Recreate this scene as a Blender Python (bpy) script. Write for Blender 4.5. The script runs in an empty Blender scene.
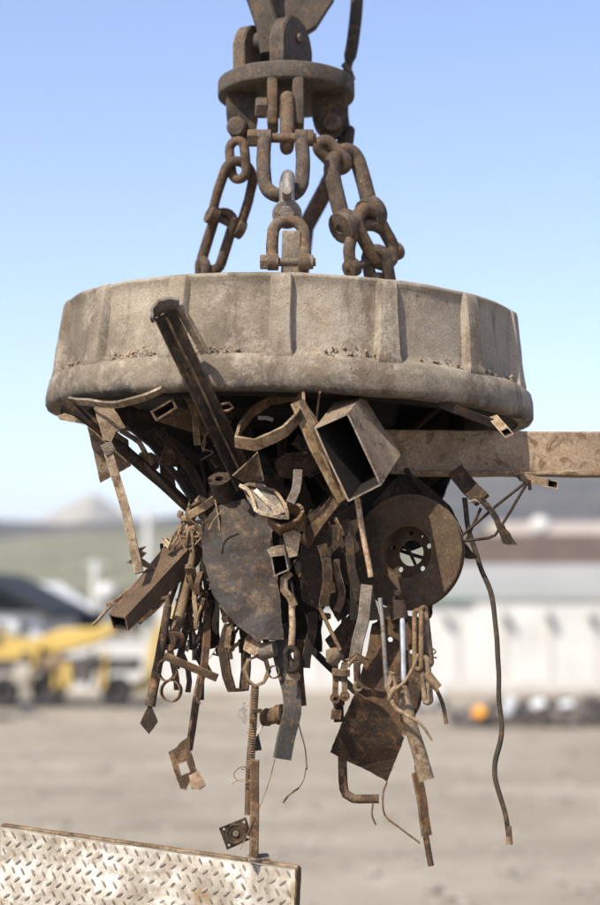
import bpy, bmesh, math, random
from mathutils import Vector, Matrix, noise
R = math.radians
random.seed(7)
C = bpy.context.scene.collection
sc = bpy.context.scene

# ------------------------------------------------------------------ camera
F = 1620.0; CX, CY = 300.0, 452.5; HORIZ = 600.0; CAMZ = 3.0
pitch = math.atan((HORIZ - CY) / F)
cd = bpy.data.cameras.new('camera'); cam = bpy.data.objects.new('camera', cd); C.objects.link(cam)
cam.location = (0, 0, CAMZ); cam.rotation_euler = (math.pi/2 + pitch, 0, 0)
cd.sensor_fit = 'VERTICAL'; cd.sensor_height = 24.0; cd.lens = 24.0 * F / 905.0
cd.clip_start = 0.1; cd.clip_end = 8000
cd.dof.use_dof = True; cd.dof.focus_distance = 4.22; cd.dof.aperture_fstop = cd.lens/1000/0.042
sc.camera = cam
def P(x, y, Y):
    """the point at depth Y (metres along the ground) seen at photo pixel x, y"""
    a = (x - CX) / F; b = (CY - y) / F
    fy = math.cos(pitch) - b * math.sin(pitch); fz = math.sin(pitch) + b * math.cos(pitch)
    return Vector((a * Y / fy, Y, CAMZ + fz * Y / fy))
def S(px, Y): return px * Y / F

# ------------------------------------------------------------------ materials
def nodes(name):
    m = bpy.data.materials.new(name); m.use_nodes = True
    nt = m.node_tree; nt.nodes.clear()
    out = nt.nodes.new('ShaderNodeOutputMaterial'); b = nt.nodes.new('ShaderNodeBsdfPrincipled')
    nt.links.new(b.outputs[0], out.inputs[0]); return m, nt, b
def ramp(nt, fac, stops):
    r = nt.nodes.new('ShaderNodeValToRGB'); e = r.color_ramp.elements
    e[0].position = stops[0][0]; e[0].color = (*stops[0][1], 1)
    e[1].position = stops[-1][0]; e[1].color = (*stops[-1][1], 1)
    for p, c in stops[1:-1]:
        n = e.new(p); n.color = (*c, 1)
    nt.links.new(fac, r.inputs[0]); return r.outputs[0]
def nz(nt, vec, scale, detail=6, rough=.6, dist=0):
    n = nt.nodes.new('ShaderNodeTexNoise'); n.inputs['Scale'].default_value = scale
    n.inputs['Detail'].default_value = detail; n.inputs['Roughness'].default_value = rough
    n.inputs['Distortion'].default_value = dist
    nt.links.new(vec, n.inputs['Vector']); return n.outputs[0]
def mixc(nt, fac, a, b, mode='MIX'):
    m = nt.nodes.new('ShaderNodeMix'); m.data_type = 'RGBA'; m.blend_type = mode
    for s, v in ((m.inputs[0], fac), (m.inputs[6], a), (m.inputs[7], b)):
        if hasattr(v, 'links') or isinstance(v, bpy.types.NodeSocket): nt.links.new(v, s)
        elif isinstance(v, tuple): s.default_value = (*v, 1)
        else: s.default_value = v
    return m.outputs[2]
def vec(nt, rnd=True):
    tc = nt.nodes.new('ShaderNodeTexCoord')
    if not rnd: return tc.outputs['Object']
    oi = nt.nodes.new('ShaderNodeObjectInfo'); ml = nt.nodes.new('ShaderNodeMath'); ml.operation = 'MULTIPLY'
    ml.inputs[1].default_value = 37.0; nt.links.new(oi.outputs['Random'], ml.inputs[0])
    ad = nt.nodes.new('ShaderNodeVectorMath'); ad.operation = 'ADD'
    nt.links.new(tc.outputs['Object'], ad.inputs[0]); nt.links.new(ml.outputs[0], ad.inputs[1])
    return ad.outputs[0]
def rusty(name, c1, c2, c3, dust, amt=.5, rough=.85, metal=0., bump=.35, sc1=9., spec=.25, wear=1.35):
    """c1/c2 broad tones, c3 small patches, dust fine light grains"""
    m, nt, b = nodes(name); v = vec(nt)
    n1 = nz(nt, v, sc1, 8, .65, .6); base = ramp(nt, n1, [(.34, c1), (.5, tuple((x+y)/2 for x, y in zip(c1, c2))), (.66, c2)])
    n2 = nz(nt, v, sc1*3.3, 10, .7, 1.0); f2 = ramp(nt, n2, [(.52, (0,0,0)), (.62, (1,1,1))])
    base = mixc(nt, f2, base, c3)
    n3 = nz(nt, v, sc1*1.7, 12, .8); lo = .62 - .22*amt
    f3 = ramp(nt, n3, [(lo, (0,0,0)), (lo+.14, (.85,.85,.85))]); base = mixc(nt, f3, base, dust)
    n4 = nz(nt, v, 160, 6, .7); g = ramp(nt, n4, [(.3, (.55,.55,.55)), (.7, (1.35,1.35,1.35))])
    base = mixc(nt, 1.0, base, g, 'MULTIPLY')
    oi = nt.nodes.new('ShaderNodeObjectInfo')                      # every piece has rusted its own way
    base = mixc(nt, 1.0, base, ramp(nt, oi.outputs['Random'], [(.0, (.62,.56,.50)), (.3, (1.0,.88,.74)), (.55, (.78,.78,.80)), (.8, (1.22,1.08,.92)), (1., (.9,.9,.92))]), 'MULTIPLY')
    if wear:                                                       # rubbed, paler steel along the edges
        bv = nt.nodes.new('ShaderNodeBevel'); bv.samples = 3; bv.inputs['Radius'].default_value = .0022
        ge = nt.nodes.new('ShaderNodeNewGeometry'); dp = nt.nodes.new('ShaderNodeVectorMath'); dp.operation = 'DOT_PRODUCT'
        nt.links.new(bv.outputs[0], dp.inputs[0]); nt.links.new(ge.outputs['Normal'], dp.inputs[1])
        ed = ramp(nt, dp.outputs['Value'], [(.86,(1,1,1)), (.985,(0,0,0))])
        ed = mixc(nt, 1., ed, ramp(nt, n3, [(.42,(0,0,0)), (.55,(1,1,1))]), 'MULTIPLY')
        base = mixc(nt, ed, base, tuple(min(.6, x*wear) for x in dust))
    nt.links.new(base, b.inputs['Base Color'])
    b.inputs['Roughness'].default_value = rough; b.inputs['Metallic'].default_value = metal
    b.inputs['Specular IOR Level'].default_value = spec
    bp = nt.nodes.new('ShaderNodeBump'); bp.inputs['Strength'].default_value = bump; bp.inputs['Distance'].default_value = .004
    sm = nt.nodes.new('ShaderNodeMath'); sm.operation = 'ADD'; nt.links.new(n4, sm.inputs[0]); nt.links.new(n2, sm.inputs[1])
    nt.links.new(sm.outputs[0], bp.inputs['Height']); nt.links.new(bp.outputs[0], b.inputs['Normal'])
    return m
M = {}
M['rust']   = rusty('rusty_steel', (.038,.025,.017), (.115,.074,.045), (.175,.092,.040), (.26,.195,.125), .5)
M['dark']   = rusty('dark_rust', (.015,.0115,.009), (.045,.031,.021), (.085,.050,.026), (.15,.11,.07), .3)
M['tan']    = rusty('dusty_rust', (.12,.084,.052), (.25,.185,.12), (.085,.05,.029), (.38,.30,.205), .6)
M['silver'] = rusty('silvery_bracket', (.24,.24,.235), (.50,.50,.49), (.20,.15,.10), (.5,.47,.42), .3, rough=.5, metal=.3)
M['mud']    = rusty('dried_mud', (.15,.115,.08), (.25,.2,.145), (.10,.075,.05), (.32,.265,.2), .6, bump=.9)
M['grey']   = rusty('weathered_grey_steel', (.085,.077,.068), (.17,.152,.132), (.12,.08,.05), (.27,.235,.195), .5)
M['boxt']   = rusty('grey_brown_tube', (.19,.152,.118), (.285,.235,.185), (.055,.04,.03), (.36,.30,.235), .5, sc1=6)
M['chain']  = rusty('rusty_chain', (.048,.037,.029), (.115,.088,.066), (.16,.09,.047), (.21,.17,.13), .4, bump=.5, sc1=14)
M['disc']   = rusty('suspension_rust', (.05,.041,.033), (.10,.083,.066), (.13,.085,.05), (.18,.15,.12), .35)
M['dark2']  = rusty('shaded_lug_steel', (.03,.025,.02), (.065,.052,.042), (.10,.065,.04), (.14,.115,.09), .3)  # darker copy of the disc rust, shade below the disc put into the colour
M['crane']  = rusty('dark_crane_steel', (.05,.045,.042), (.10,.088,.078), (.13,.09,.06), (.17,.14,.11), .3)
M['zinc']   = rusty('grey_zinc', (.14,.135,.13), (.25,.24,.23), (.12,.085,.055), (.24,.21,.17), .4, rough=.55, metal=.3)
M['bright'] = rusty('bright_bent_metal', (.13,.10,.07), (.27,.22,.16), (.09,.06,.038), (.5,.44,.35), .5, rough=.45, metal=.35)
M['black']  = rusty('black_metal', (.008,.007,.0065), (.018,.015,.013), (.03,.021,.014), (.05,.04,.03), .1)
M['rubber'] = rusty('old_rubber', (.045,.042,.04), (.08,.07,.062), (.16,.10,.05), (.14,.12,.10), .2, bump=.2)
M['bluish'] = rusty('oily_dark_plate', (.012,.0095,.008), (.035,.024,.017), (.024,.025,.033), (.12,.088,.058), .55, rough=.65, spec=.4, sc1=12)
M['rotor']  = rusty('rotor_rust', (.055,.037,.022), (.10,.070,.042), (.095,.054,.026), (.15,.11,.07), .4, sc1=16, bump=.25)
M['rebar']  = rusty('speckled_rod', (.30,.20,.12), (.42,.30,.19), (.2,.1,.05), (.6,.56,.5), .7, sc1=40)
M['beam']   = rusty('scuffed_beam', (.17,.132,.095), (.275,.222,.165), (.12,.08,.05), (.38,.315,.24), .45, sc1=6)
m, nt, b = nodes('chrome_rod'); M['chrome'] = m; b.inputs['Metallic'].default_value = .9; b.inputs['Roughness'].default_value = .25
nt.links.new(ramp(nt, nz(nt, vec(nt), 30), [(.3,(.45,.45,.46)),(.7,(.8,.8,.82))]), b.inputs['Base Color'])

def magnet_mat():
    m, nt, b = nodes('cast_magnet_housing'); v = vec(nt, False)
    base = ramp(nt, nz(nt, v, 2.2, 12, .62, .3), [(.34,(.120,.096,.070)), (.5,(.222,.182,.136)), (.64,(.33,.278,.214))])
    mp = nt.nodes.new('ShaderNodeMapping'); mp.inputs['Scale'].default_value = (1., 1., .22); nt.links.new(v, mp.inputs[0])
    base = mixc(nt, ramp(nt, nz(nt, mp.outputs[0], 8, 12, .68, .2), [(.50,(0,0,0)), (.60,(.8,.8,.8))]), base, (.12,.088,.063))   # run-down dirt
    base = mixc(nt, ramp(nt, nz(nt, v, 6, 14, .85, .1), [(.50,(0,0,0)), (.60,(.75,.75,.75))]), base, (.36,.31,.245))
    base = mixc(nt, ramp(nt, nz(nt, v, 5.5, 10, .72, .3), [(.58,(0,0,0)), (.66,(.5,.5,.5))]), base, (.22,.145,.085))
    base = mixc(nt, ramp(nt, nz(nt, v, 33, 6, .8, .1), [(.64,(0,0,0)), (.69,(.9,.9,.9))]), base, (.075,.058,.045))
    sx = nt.nodes.new('ShaderNodeSeparateXYZ'); nt.links.new(v, sx.inputs[0])
    lo = ramp(nt, sx.outputs[2], [(.0,(1,1,1)), (.07,(0,0,0))])
    st = mixc(nt, 1.0, lo, ramp(nt, nz(nt, v, 6, 12, .75, .4), [(.45,(0,0,0)), (.58,(1,1,1))]), 'MULTIPLY')
    base = mixc(nt, st, base, (.06,.052,.048))                      # oily scuffs on the working edge of the lip
    n4 = nz(nt, v, 170, 5, .7); base = mixc(nt, 1., base, ramp(nt, n4, [(.3,(.72,.72,.72)), (.7,(1.2,1.2,1.2))]), 'MULTIPLY')
    nt.links.new(base, b.inputs['Base Color']); b.inputs['Roughness'].default_value = .92; b.inputs['Specular IOR Level'].default_value = .15
    vo = nt.nodes.new('ShaderNodeTexVoronoi'); vo.inputs['Scale'].default_value = 42; nt.links.new(v, vo.inputs['Vector'])
    pit = ramp(nt, vo.outputs['Distance'], [(.04,(.5,.5,.5)), (.12,(1,1,1))])
    h = nt.nodes.new('ShaderNodeMath'); h.operation = 'ADD'; nt.links.new(pit, h.inputs[0]); nt.links.new(nz(nt, v, 16, 14, .8), h.inputs[1])
    h2 = nt.nodes.new('ShaderNodeMath'); h2.operation = 'MULTIPLY_ADD'; nt.links.new(n4, h2.inputs[0]); h2.inputs[1].default_value = .4; nt.links.new(h.outputs[0], h2.inputs[2])
    bp = nt.nodes.new('ShaderNodeBump'); bp.inputs['Strength'].default_value = .75; bp.inputs['Distance'].default_value = .006
    nt.links.new(h2.outputs[0], bp.inputs['Height']); nt.links.new(bp.outputs[0], b.inputs['Normal']); return m
M['magnet'] = magnet_mat()

def simple(name, c1, c2, scale, rough=.9, bump=0, detail=8, dist=0., bd=.05):
    m, nt, b = nodes(name); v = vec(nt, False); n = nz(nt, v, scale, detail, .65, dist)
    nt.links.new(ramp(nt, n, [(.3,c1), (.7,c2)]), b.inputs['Base Color']); b.inputs['Roughness'].default_value = rough
    b.inputs['Specular IOR Level'].default_value = .2
    if bump:
        bp = nt.nodes.new('ShaderNodeBump'); bp.inputs['Strength'].default_value = bump; bp.inputs['Distance'].default_value = bd
        nt.links.new(n, bp.inputs['Height']); nt.links.new(bp.outputs[0], b.inputs['Normal'])
    return m

# ------------------------------------------------------------------ mesh helpers
def resample(pts, step, smooth=False):
    pts = [Vector(p) for p in pts]; out = []
    for i in range(len(pts)-1):
        a, b = pts[i], pts[i+1]; n = max(1, int((b-a).length/step))
        p0 = pts[i-1] if i else a*2-b; p3 = pts[i+2] if i+2 < len(pts) else b*2-a
        for k in range(n):
            t = k/n
            if smooth: out.append(.5*((2*a)+(b-p0)*t+(2*p0-5*a+4*b-p3)*t*t+(3*a-p0-3*b+p3)*t**3))
            else: out.append(a.lerp(b, t))
    out.append(pts[-1]); return out
def sweep(bm, pts, prof, up=(0,-1,0), closed=False, caps=True, inner=None, scl=None, twist=0.):
    n = len(pts); rings = []; rin = []; up = Vector(up)
    for i, p in enumerate(pts):
        a = pts[(i-1) % n] if (closed or i) else p; c = pts[(i+1) % n] if (closed or i < n-1) else p
        t = (c-a).normalized(); s = t.cross(up)
        if s.length < 1e-4: s = t.cross(Vector((1,.1,0)))
        s.normalize(); w = s.cross(t).normalized()
        tw = twist*(i/(n-1) if n > 1 else 0) if isinstance(twist, (int, float)) else twist[0]+(twist[1]-twist[0])*i/(n-1)
        cs, sn = math.cos(tw), math.sin(tw); s2 = s*cs+w*sn; w2 = w*cs-s*sn
        k = scl(i/(n-1)) if scl else 1.
        rings.append([bm.verts.new(p+s2*u*k+w2*v*k) for u, v in prof])
        if inner: rin.append([bm.verts.new(p+s2*u*k+w2*v*k) for u, v in inner])
    m = len(prof)
    def skin(rs):
        for i in range(n if closed else n-1):
            r0, r1 = rs[i], rs[(i+1) % n]
            for j in range(m): bm.faces.new((r0[j], r0[(j+1)%m], r1[(j+1)%m], r1[j]))
    skin(rings)
    if inner:
        skin([list(reversed(r)) for r in rin])
        if not closed:
            for e in (0, -1):
                for j in range(m): bm.faces.new((rings[e][j], rings[e][(j+1)%m], rin[e][(j+1)%m], rin[e][j]))
    elif caps and not closed:
        bm.faces.new(rings[0]); bm.faces.new(rings[-1])
def circ(r, n=10): return [(r*math.cos(2*math.pi*k/n), r*math.sin(2*math.pi*k/n)) for k in range(n)]
def rect(w, t, ch=None):
    w /= 2; t /= 2; c = min(w, t)*.25 if ch is None else ch
    return [(w-c,-t),(w,-t+c),(w,t-c),(w-c,t),(-w+c,t),(-w,t-c),(-w,-t+c),(-w+c,-t)]
def lathe(bm, prof, seg=48, mat=Matrix(), closed=False):
    rs = []
    for k in range(seg):
        a = 2*math.pi*k/seg
        rs.append([bm.verts.new(mat @ Vector((r*math.cos(a), r*math.sin(a), z))) for r, z in prof])
    m = len(prof)
    for k in range(seg):
        a, b = rs[k], rs[(k+1)%seg]
        for j in range(m if closed else m-1):
            f = (a[j], b[j], b[(j+1)%m], a[(j+1)%m])
            if prof[j][0] < 1e-6 and prof[(j+1)%m][0] < 1e-6: continue
            bm.faces.new(f)
def axis_mat(p, n, x=None):
    n = Vector(n).normalized(); q = n.to_track_quat('Z', 'Y'); return Matrix.Translation(p) @ q.to_matrix().to_4x4()
def box(bm, c, size, rot=None, bevel=0):
    r = bmesh.ops.create_cube(bm, size=1.0); vs = r['verts']
    mt = Matrix.Translation(c) @ (rot or Matrix()) @ Matrix.Diagonal((*size, 1))
    bmesh.ops.transform(bm, matrix=mt, verts=vs)
    if bevel:
        es = list({e for v in vs for e in v.link_edges})
        bmesh.ops.bevel(bm, geom=es, offset=bevel, segments=2, affect='EDGES', profile=.5)
def rough(bm, amp, scale=12.):
    off = Vector((random.uniform(0,50), random.uniform(0,50), 0))
    for v in bm.verts: v.co += noise.noise_vector(v.co*scale+off)*amp
def stadium(p0, p1, w, n=8):
    """closed centre line of a chain link from p0 to p1 (outer ends), w wide; w is a vector"""
    ax = (p1-p0).normalized(); W = w.length/2; wd = w.normalized(); out = []
    a, b = p0+ax*W, p1-ax*W
    for k in range(n+1):
        t = math.pi*k/n; out.append(a - ax*math.sin(t)*W + wd*math.cos(t)*W)
    for k in range(n+1):
        t = math.pi*k/n; out.append(b + ax*math.sin(t)*W - wd*math.cos(t)*W)
    return out
def plate_bm(bm, poly, t, holes=(), amp=.003, ragged=.0, cuts=2):
    """poly: world points; holes: loops of world points"""
    nrm = Vector()
    for i in range(len(poly)): nrm += poly[i].cross(poly[(i+1)%len(poly)])
    nrm = Vector((0,0,0)); c = sum(poly, Vector())/len(poly)
    for i in range(len(poly)): nrm += (poly[i]-c).cross(poly[(i+1)%len(poly)]-c)
    nrm.normalize()
    edges = []
    for li, lp in enumerate([poly]+list(holes)):
        if li == 0 and ragged:
            q = []
            for i in range(len(lp)):
                a, b2 = lp[i], lp[(i+1)%len(lp)]; n = max(1, int((b2-a).length/.012))
                for k in range(n):
                    p = a.lerp(b2, k/n)
                    if k: p = p+noise.noise_vector(p*70)*ragged
                    q.append(p)
            lp = q
        vs = [bm.verts.new(p) for p in lp]
        for i in range(len(vs)): edges.append(bm.edges.new((vs[i], vs[(i+1)%len(vs)])))
    g = bmesh.ops.triangle_fill(bm, use_beauty=True, use_dissolve=False, edges=edges, normal=nrm)
    fs = [f for f in g['geom'] if isinstance(f, bmesh.types.BMFace)]
    if cuts and not holes: bmesh.ops.subdivide_edges(bm, edges=list(bm.edges), cuts=cuts, use_grid_fill=True)
    fs = list(bm.faces); bmesh.ops.recalc_face_normals(bm, faces=fs)
    if amp:
        o = Vector((random.uniform(0,9),)*3)
        for v in bm.verts: v.co += nrm*amp*2*noise.noise(v.co*14+o)
    bmesh.ops.solidify(bm, geom=fs, thickness=t)

def wander(pts, amp):
    o = Vector((random.uniform(0,90),)*3); n = len(pts)-1
    return [p+noise.noise_vector(p*9+o)*amp*min(1, 4*min(i, n-i)/max(1, n)) for i, p in enumerate(pts)]
def tag(o, label, cat, group=None):
    if label: o['label'] = label
    if cat: o['category'] = cat
    if group: o['group'] = group
def build(bm, name, mat, parent=None, smooth=40, label=None, cat=None, group=None, kind=None, origin=None):
    bmesh.ops.remove_doubles(bm, verts=bm.verts, dist=1e-6)
    bmesh.ops.recalc_face_normals(bm, faces=bm.faces)
    if origin is None:
        lo = Vector([min(v.co[i] for v in bm.verts) for i in range(3)]); hi = Vector([max(v.co[i] for v in bm.verts) for i in range(3)])
        origin = (lo+hi)/2
    for v in bm.verts: v.co -= origin
    me = bpy.data.meshes.new(name); bm.to_mesh(me); bm.free()
    if smooth:
        for p in me.polygons: p.use_smooth = True
        me.set_sharp_from_angle(angle=R(smooth))
    me.materials.append(M[mat] if isinstance(mat, str) else mat)
    o = bpy.data.objects.new(name, me); C.objects.link(o); o.location = origin
    if parent is not None:
        o.parent = parent
        pl = Vector(parent.location); pp = parent.parent
        while pp is not None: pl += Vector(pp.location); pp = pp.parent
        o.location = origin - pl
    tag(o, label, cat, group)
    if kind: o['kind'] = kind
    return o
def thing(name, label, cat, loc, group=None):
    o = bpy.data.objects.new(name, None); C.objects.link(o); o.location = loc; o.empty_display_size = .05
    tag(o, label, cat, group); return o
def pp(pts): return [P(*p) for p in pts]
def my(pts): return sum(p[2] for p in pts)/len(pts)

def bar(name, label, cat, mat, pts, w, t, twist=0., hollow=0., smooth=False, group=None, parent=None, up=(0,-1,0), amp=.0012, taper=None, step=.02):
    Y = my(pts); w = S(w, Y); t = S(t, Y); bm = bmesh.new(); h = S(hollow, Y)
    tw = (twist, twist) if not isinstance(twist, tuple) else twist
    sweep(bm, wander(resample(pp(pts), step, smooth), amp*3), rect(w, t), up=up, inner=rect(w-2*h, t-2*h) if hollow else None, twist=tw, scl=taper)
    if amp: rough(bm, amp)
    return build(bm, name, mat, parent, 35, label, cat, group)
def rod(name, label, cat, mat, pts, r, smooth=False, group=None, parent=None, hollow=0, amp=.001, taper=None, step=.015, seg=10):
    Y = my(pts); r = S(r, Y); bm = bmesh.new()
    sweep(bm, wander(resample(pp(pts), step, smooth), amp*2), circ(r, seg), inner=circ(r-S(hollow, Y), seg) if hollow else None, scl=taper)
    if amp: rough(bm, amp)
    return build(bm, name, mat, parent, 50, label, cat, group)
def on_plane(x, y, p0, n):
    d = P(x, y, 4.) - cam.location; o = Vector(cam.location)
    return o + d*((p0-o).dot(n)/d.dot(n))
def plate(name, label, cat, mat, poly, t=.005, holes=(), amp=.003, ragged=.002, group=None, parent=None, cuts=2):
    pw = pp(poly); c = sum(pw, Vector())/len(pw); n = Vector()
    for i in range(len(pw)): n += (pw[i]-c).cross(pw[(i+1)%len(pw)]-c)
    n.normalize(); hs = []
    for h in holes:
        if len(h) == 3: hs.append([on_plane(h[0]+h[2]*math.cos(a*math.pi/6), h[1]+h[2]*math.sin(a*math.pi/6), c, n) for a in range(12)])
        else: hs.append([on_plane(x, y, c, n) for x, y in h])
    if hs: pw = [on_plane(p[0], p[1], c, n) for p in poly]
    bm = bmesh.new(); plate_bm(bm, pw, t, hs, amp, ragged, cuts)
    return build(bm, name, mat, parent, 30, label, cat, group)
def band(name, label, cat, mat, pts, w, t, wdir=(.25,-1,.25), closed=True, smooth=False, group=None, parent=None):
    """flat strip bent in the picture plane, its width running along wdir"""
    Y = my(pts); bm = bmesh.new(); p = pp(pts)
    if closed: p = p+[p[0]]
    p = resample(p, .015, smooth)
    if closed: p = p[:-1]
    sweep(bm, p, rect(S(t, Y), S(w, Y)), up=wdir, closed=closed); rough(bm, .0012)
    return build(bm, name, mat, parent, 35, label, cat, group)
def hexhead(bm, p, n, r, h, seg=6):
    lathe(bm, [(0,0),(r,0),(r,h*.85),(r*.88,h),(0,h)], seg, axis_mat(p, n))
def lump(bm, p, r, sq=(1,1,1), sub=2):
    q = bmesh.ops.create_icosphere(bm, subdivisions=sub, radius=r)['verts']; o = Vector((random.uniform(0,99),)*3)
    for v in q:
        v.co *= 1+.55*noise.noise(v.co/r*1.1+o); v.co = Vector((v.co.x*sq[0], v.co.y*sq[1], v.co.z*sq[2]))+p

# ------------------------------------------------------------------ magnet
MC = Vector((S(289-300, 4.7), 4.7, CAMZ+.52))
mag = thing('lifting_magnet', 'huge round dusty cast steel scrap lifting magnet hanging on chains', 'magnet', MC)
bm = bmesh.new()
hp = [(0,.33),(.30,.33),(.60,.315),(.635,.311),(.652,.306),(.657,.301),(.657,.296),(.652,.288),(.653,.24),(.658,.17),(.663,.112),(.672,.098),(.688,.090),(.697,.083),(.7015,.06),(.7045,.035),(.704,.016),(.698,.005),(.688,.0),(.66,0)]
q = []
for i in range(len(hp)-1):
    a, b2 = hp[i], hp[i+1]; n = max(1, int(math.dist(a, b2)/.02))
    for k in range(n): q.append((a[0]+(b2[0]-a[0])*k/n, a[1]+(b2[1]-a[1])*k/n))
q.append(hp[-1]); q = q[1:]; q = [(.001,.33)]+q
lathe(bm, q, 256)
for v in bm.verts:
    r = math.hypot(v.co.x, v.co.y)
    if r > .6:
        d = noise.noise(v.co*5)*.004+noise.noise(v.co*17)*.0022+noise.noise(v.co*40)*.0010
        v.co.x *= 1+d/r; v.co.y *= 1+d/r; v.co.z += noise.noise(v.co*9+Vector((5,5,5)))*.0028
for v in bm.verts: v.co += MC
housing = build(bm, 'housing', 'magnet', mag, 60, origin=MC.copy())
bm = bmesh.new()
lathe(bm, [(.659,.004),(.655,.0),(.60,-.004),(.585,.0),(.58,.06),(.32,.06),(.31,.0),(.29,-.01),(.001,-.012)], 96, Matrix.Translation(MC))
build(bm, 'pole_face', 'black', mag)
for k in range(15):
    th = R(-2+24*k); bm = bmesh.new()
    rows = []
    for z, ro, w in ((.070,.686,.040),(.088,.694,.036),(.11,.690,.031),(.16,.684,.0275),(.22,.677,.0265),(.27,.671,.0265),(.290,.668,.026),(.300,.664,.0255),(.305,.655,.025)):
        for j in range(1): pass
        row = []
        for u, r in ((-w-.006,.640),(-w,ro-.004),(-w+.003,ro-.001),(-w*.33,ro),(w*.33,ro),(w-.003,ro-.001),(w,ro-.004),(w+.006,.640)):
            row.append((u, r, z))
        rows.append(row)
    # refine along z
    rr = []
    for i in range(len(rows)-1):
        for t in (0,.5): rr.append([tuple(a[c]+(b2[c]-a[c])*t for c in range(3)) for a, b2 in zip(rows[i], rows[i+1])])
    rr.append(rows[-1])
    vs = []
    for row in rr:
        l = []
        for u, r, z in row:
            p = Vector((u, -r, z)); p.rotate(Matrix.Rotation(th, 3, 'Z'))
            p += noise.noise_vector(p*16)*.0022+noise.noise_vector(p*60)*.0007; l.append(bm.verts.new(p+MC))
        vs.append(l)
    for i in range(len(vs)-1):
        for j in range(7): bm.faces.new((vs[i][j], vs[i][j+1], vs[i+1][j+1], vs[i+1][j]))
    bm.faces.new(vs[0]); bm.faces.new(list(reversed(vs[-1])))
    build(bm, 'rib', 'magnet', mag, 38, origin=MC.copy())
# dirt caught on the ledge of the lip
bm = bmesh.new()
for k in range(1100):
    a = R(random.gauss(random.choice([-66,-58,-44,-38,-34,-20,-30,8,16,30,36,42,55,-70,-12]), 4.0)); s = max(.0012, abs(random.gauss(0,.0032)))
    z = .09+abs(random.gauss(0,.012)); r = .668+random.uniform(-.006,.016)-(z-.09)*.3
    lump(bm, MC+Vector((math.sin(a)*r, -math.cos(a)*r, z)), s, (1,1,.8), 1)
build(bm, 'dirt_crumbs', 'mud', mag, 0, label='crumbs of dried dirt caught on the ledge')
# lugs on top of the magnet, where the chains are bolted
bm = bmesh.new(); a = P(286.5, 232, 4.22); b2 = P(286.5, 292, 4.22)
box(bm, (a+b2)/2, (.05,.05,(a-b2).length), None, .006); rough(bm, .002); build(bm, 'chain_lug', 'grey', mag)
for x, Yl in ((205, 4.75), (372, 4.6), (300, 5.2)):
    bm = bmesh.new(); c = P(x, 283, Yl); c.z = MC.z+.36; box(bm, c, (.04,.10,.12), None, .01); build(bm, 'chain_lug', 'grey', mag)
tilt = R(1.7); mag.rotation_euler = (0, tilt, 0)

# ------------------------------------------------------------------ suspension plate
DY = 4.7; DX = S(286-300, DY); DZ = P(286, 77.5, 4.5).z
sp = thing('suspension_plate', 'thick round rusty steel plate above the magnet that carries the chains', 'plate', Vector((DX, DY, DZ)))
bm = bmesh.new(); prof = [(.001,.052),(.10,.052),(.197,.052),(.2015,.049),(.203,.044),(.203,.025),(.203,.007),(.2015,.003),(.197,.0),(.10,0),(.001,.0)]
lathe(bm, prof, 96, Matrix.Translation((DX,DY,DZ)))
rough(bm, .0012, 14); build(bm, 'disc', 'disc', sp)
def chaikin(l, n=2):
    for _ in range(n): l = [q for a, b in zip(l, l[1:]+l[:1]) for q in ((a[0]*.75+b[0]*.25, a[1]*.75+b[1]*.25), (a[0]*.25+b[0]*.75, a[1]*.25+b[1]*.75))]
    return l
def lug(pts, Y, th, bolt, br, mat='disc'):
    poly = [P(x, y, Y) for x, y in chaikin(pts)]; bm = bmesh.new(); plate_bm(bm, poly, th, (), .001, 0, 1)
    l = build(bm, 'lug', mat, sp, 35)
    if bolt:
        bm = bmesh.new(); c = P(bolt[0], bolt[1], Y-.03); lathe(bm, [(.001,-.02),(S(br,Y),-.02),(S(br,Y),.022),(S(br*.8,Y),.028),(.001,.028)], 20, axis_mat(c, (-.25,-1,-.1))); build(bm, 'bolt', 'chain', l)
lug([(226,88),(259,88),(258,128),(251,142),(236,143),(227,132)], 4.66, .03, (238,128), 10, 'dark2')
lug([(311,88),(345,88),(344,130),(337,141),(323,140),(312,126)], 4.68, .03, (333,123), 9, 'dark2')
def slab(name, mat, x0, x1, y0, y1, Ya, Yb, parent, bev=.006, **k):
    a = P(x0, y0, Ya); b2 = P(x1, y1, Ya); bm = bmesh.new()
    box(bm, Vector(((a.x+b2.x)/2, (Ya+Yb)/2, (a.z+b2.z)/2)), (abs(b2.x-a.x), Yb-Ya, abs(a.z-b2.z)), None, bev); rough(bm, .0015)
    return build(bm, name, mat, parent, 40, **k)
l1 = slab('clevis_cheek', 'chain', 267, 278, 74, 124, 4.50, 4.62, sp, .012)
l2 = slab('clevis_cheek', 'chain', 292, 304, 74, 124, 4.50, 4.62, sp, .012)
bm = bmesh.new(); c = P(266, 108, 4.53); hexhead(bm, c, (-1,-.1,0), .030, .03); build(bm, 'bolt', 'chain', sp)
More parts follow.
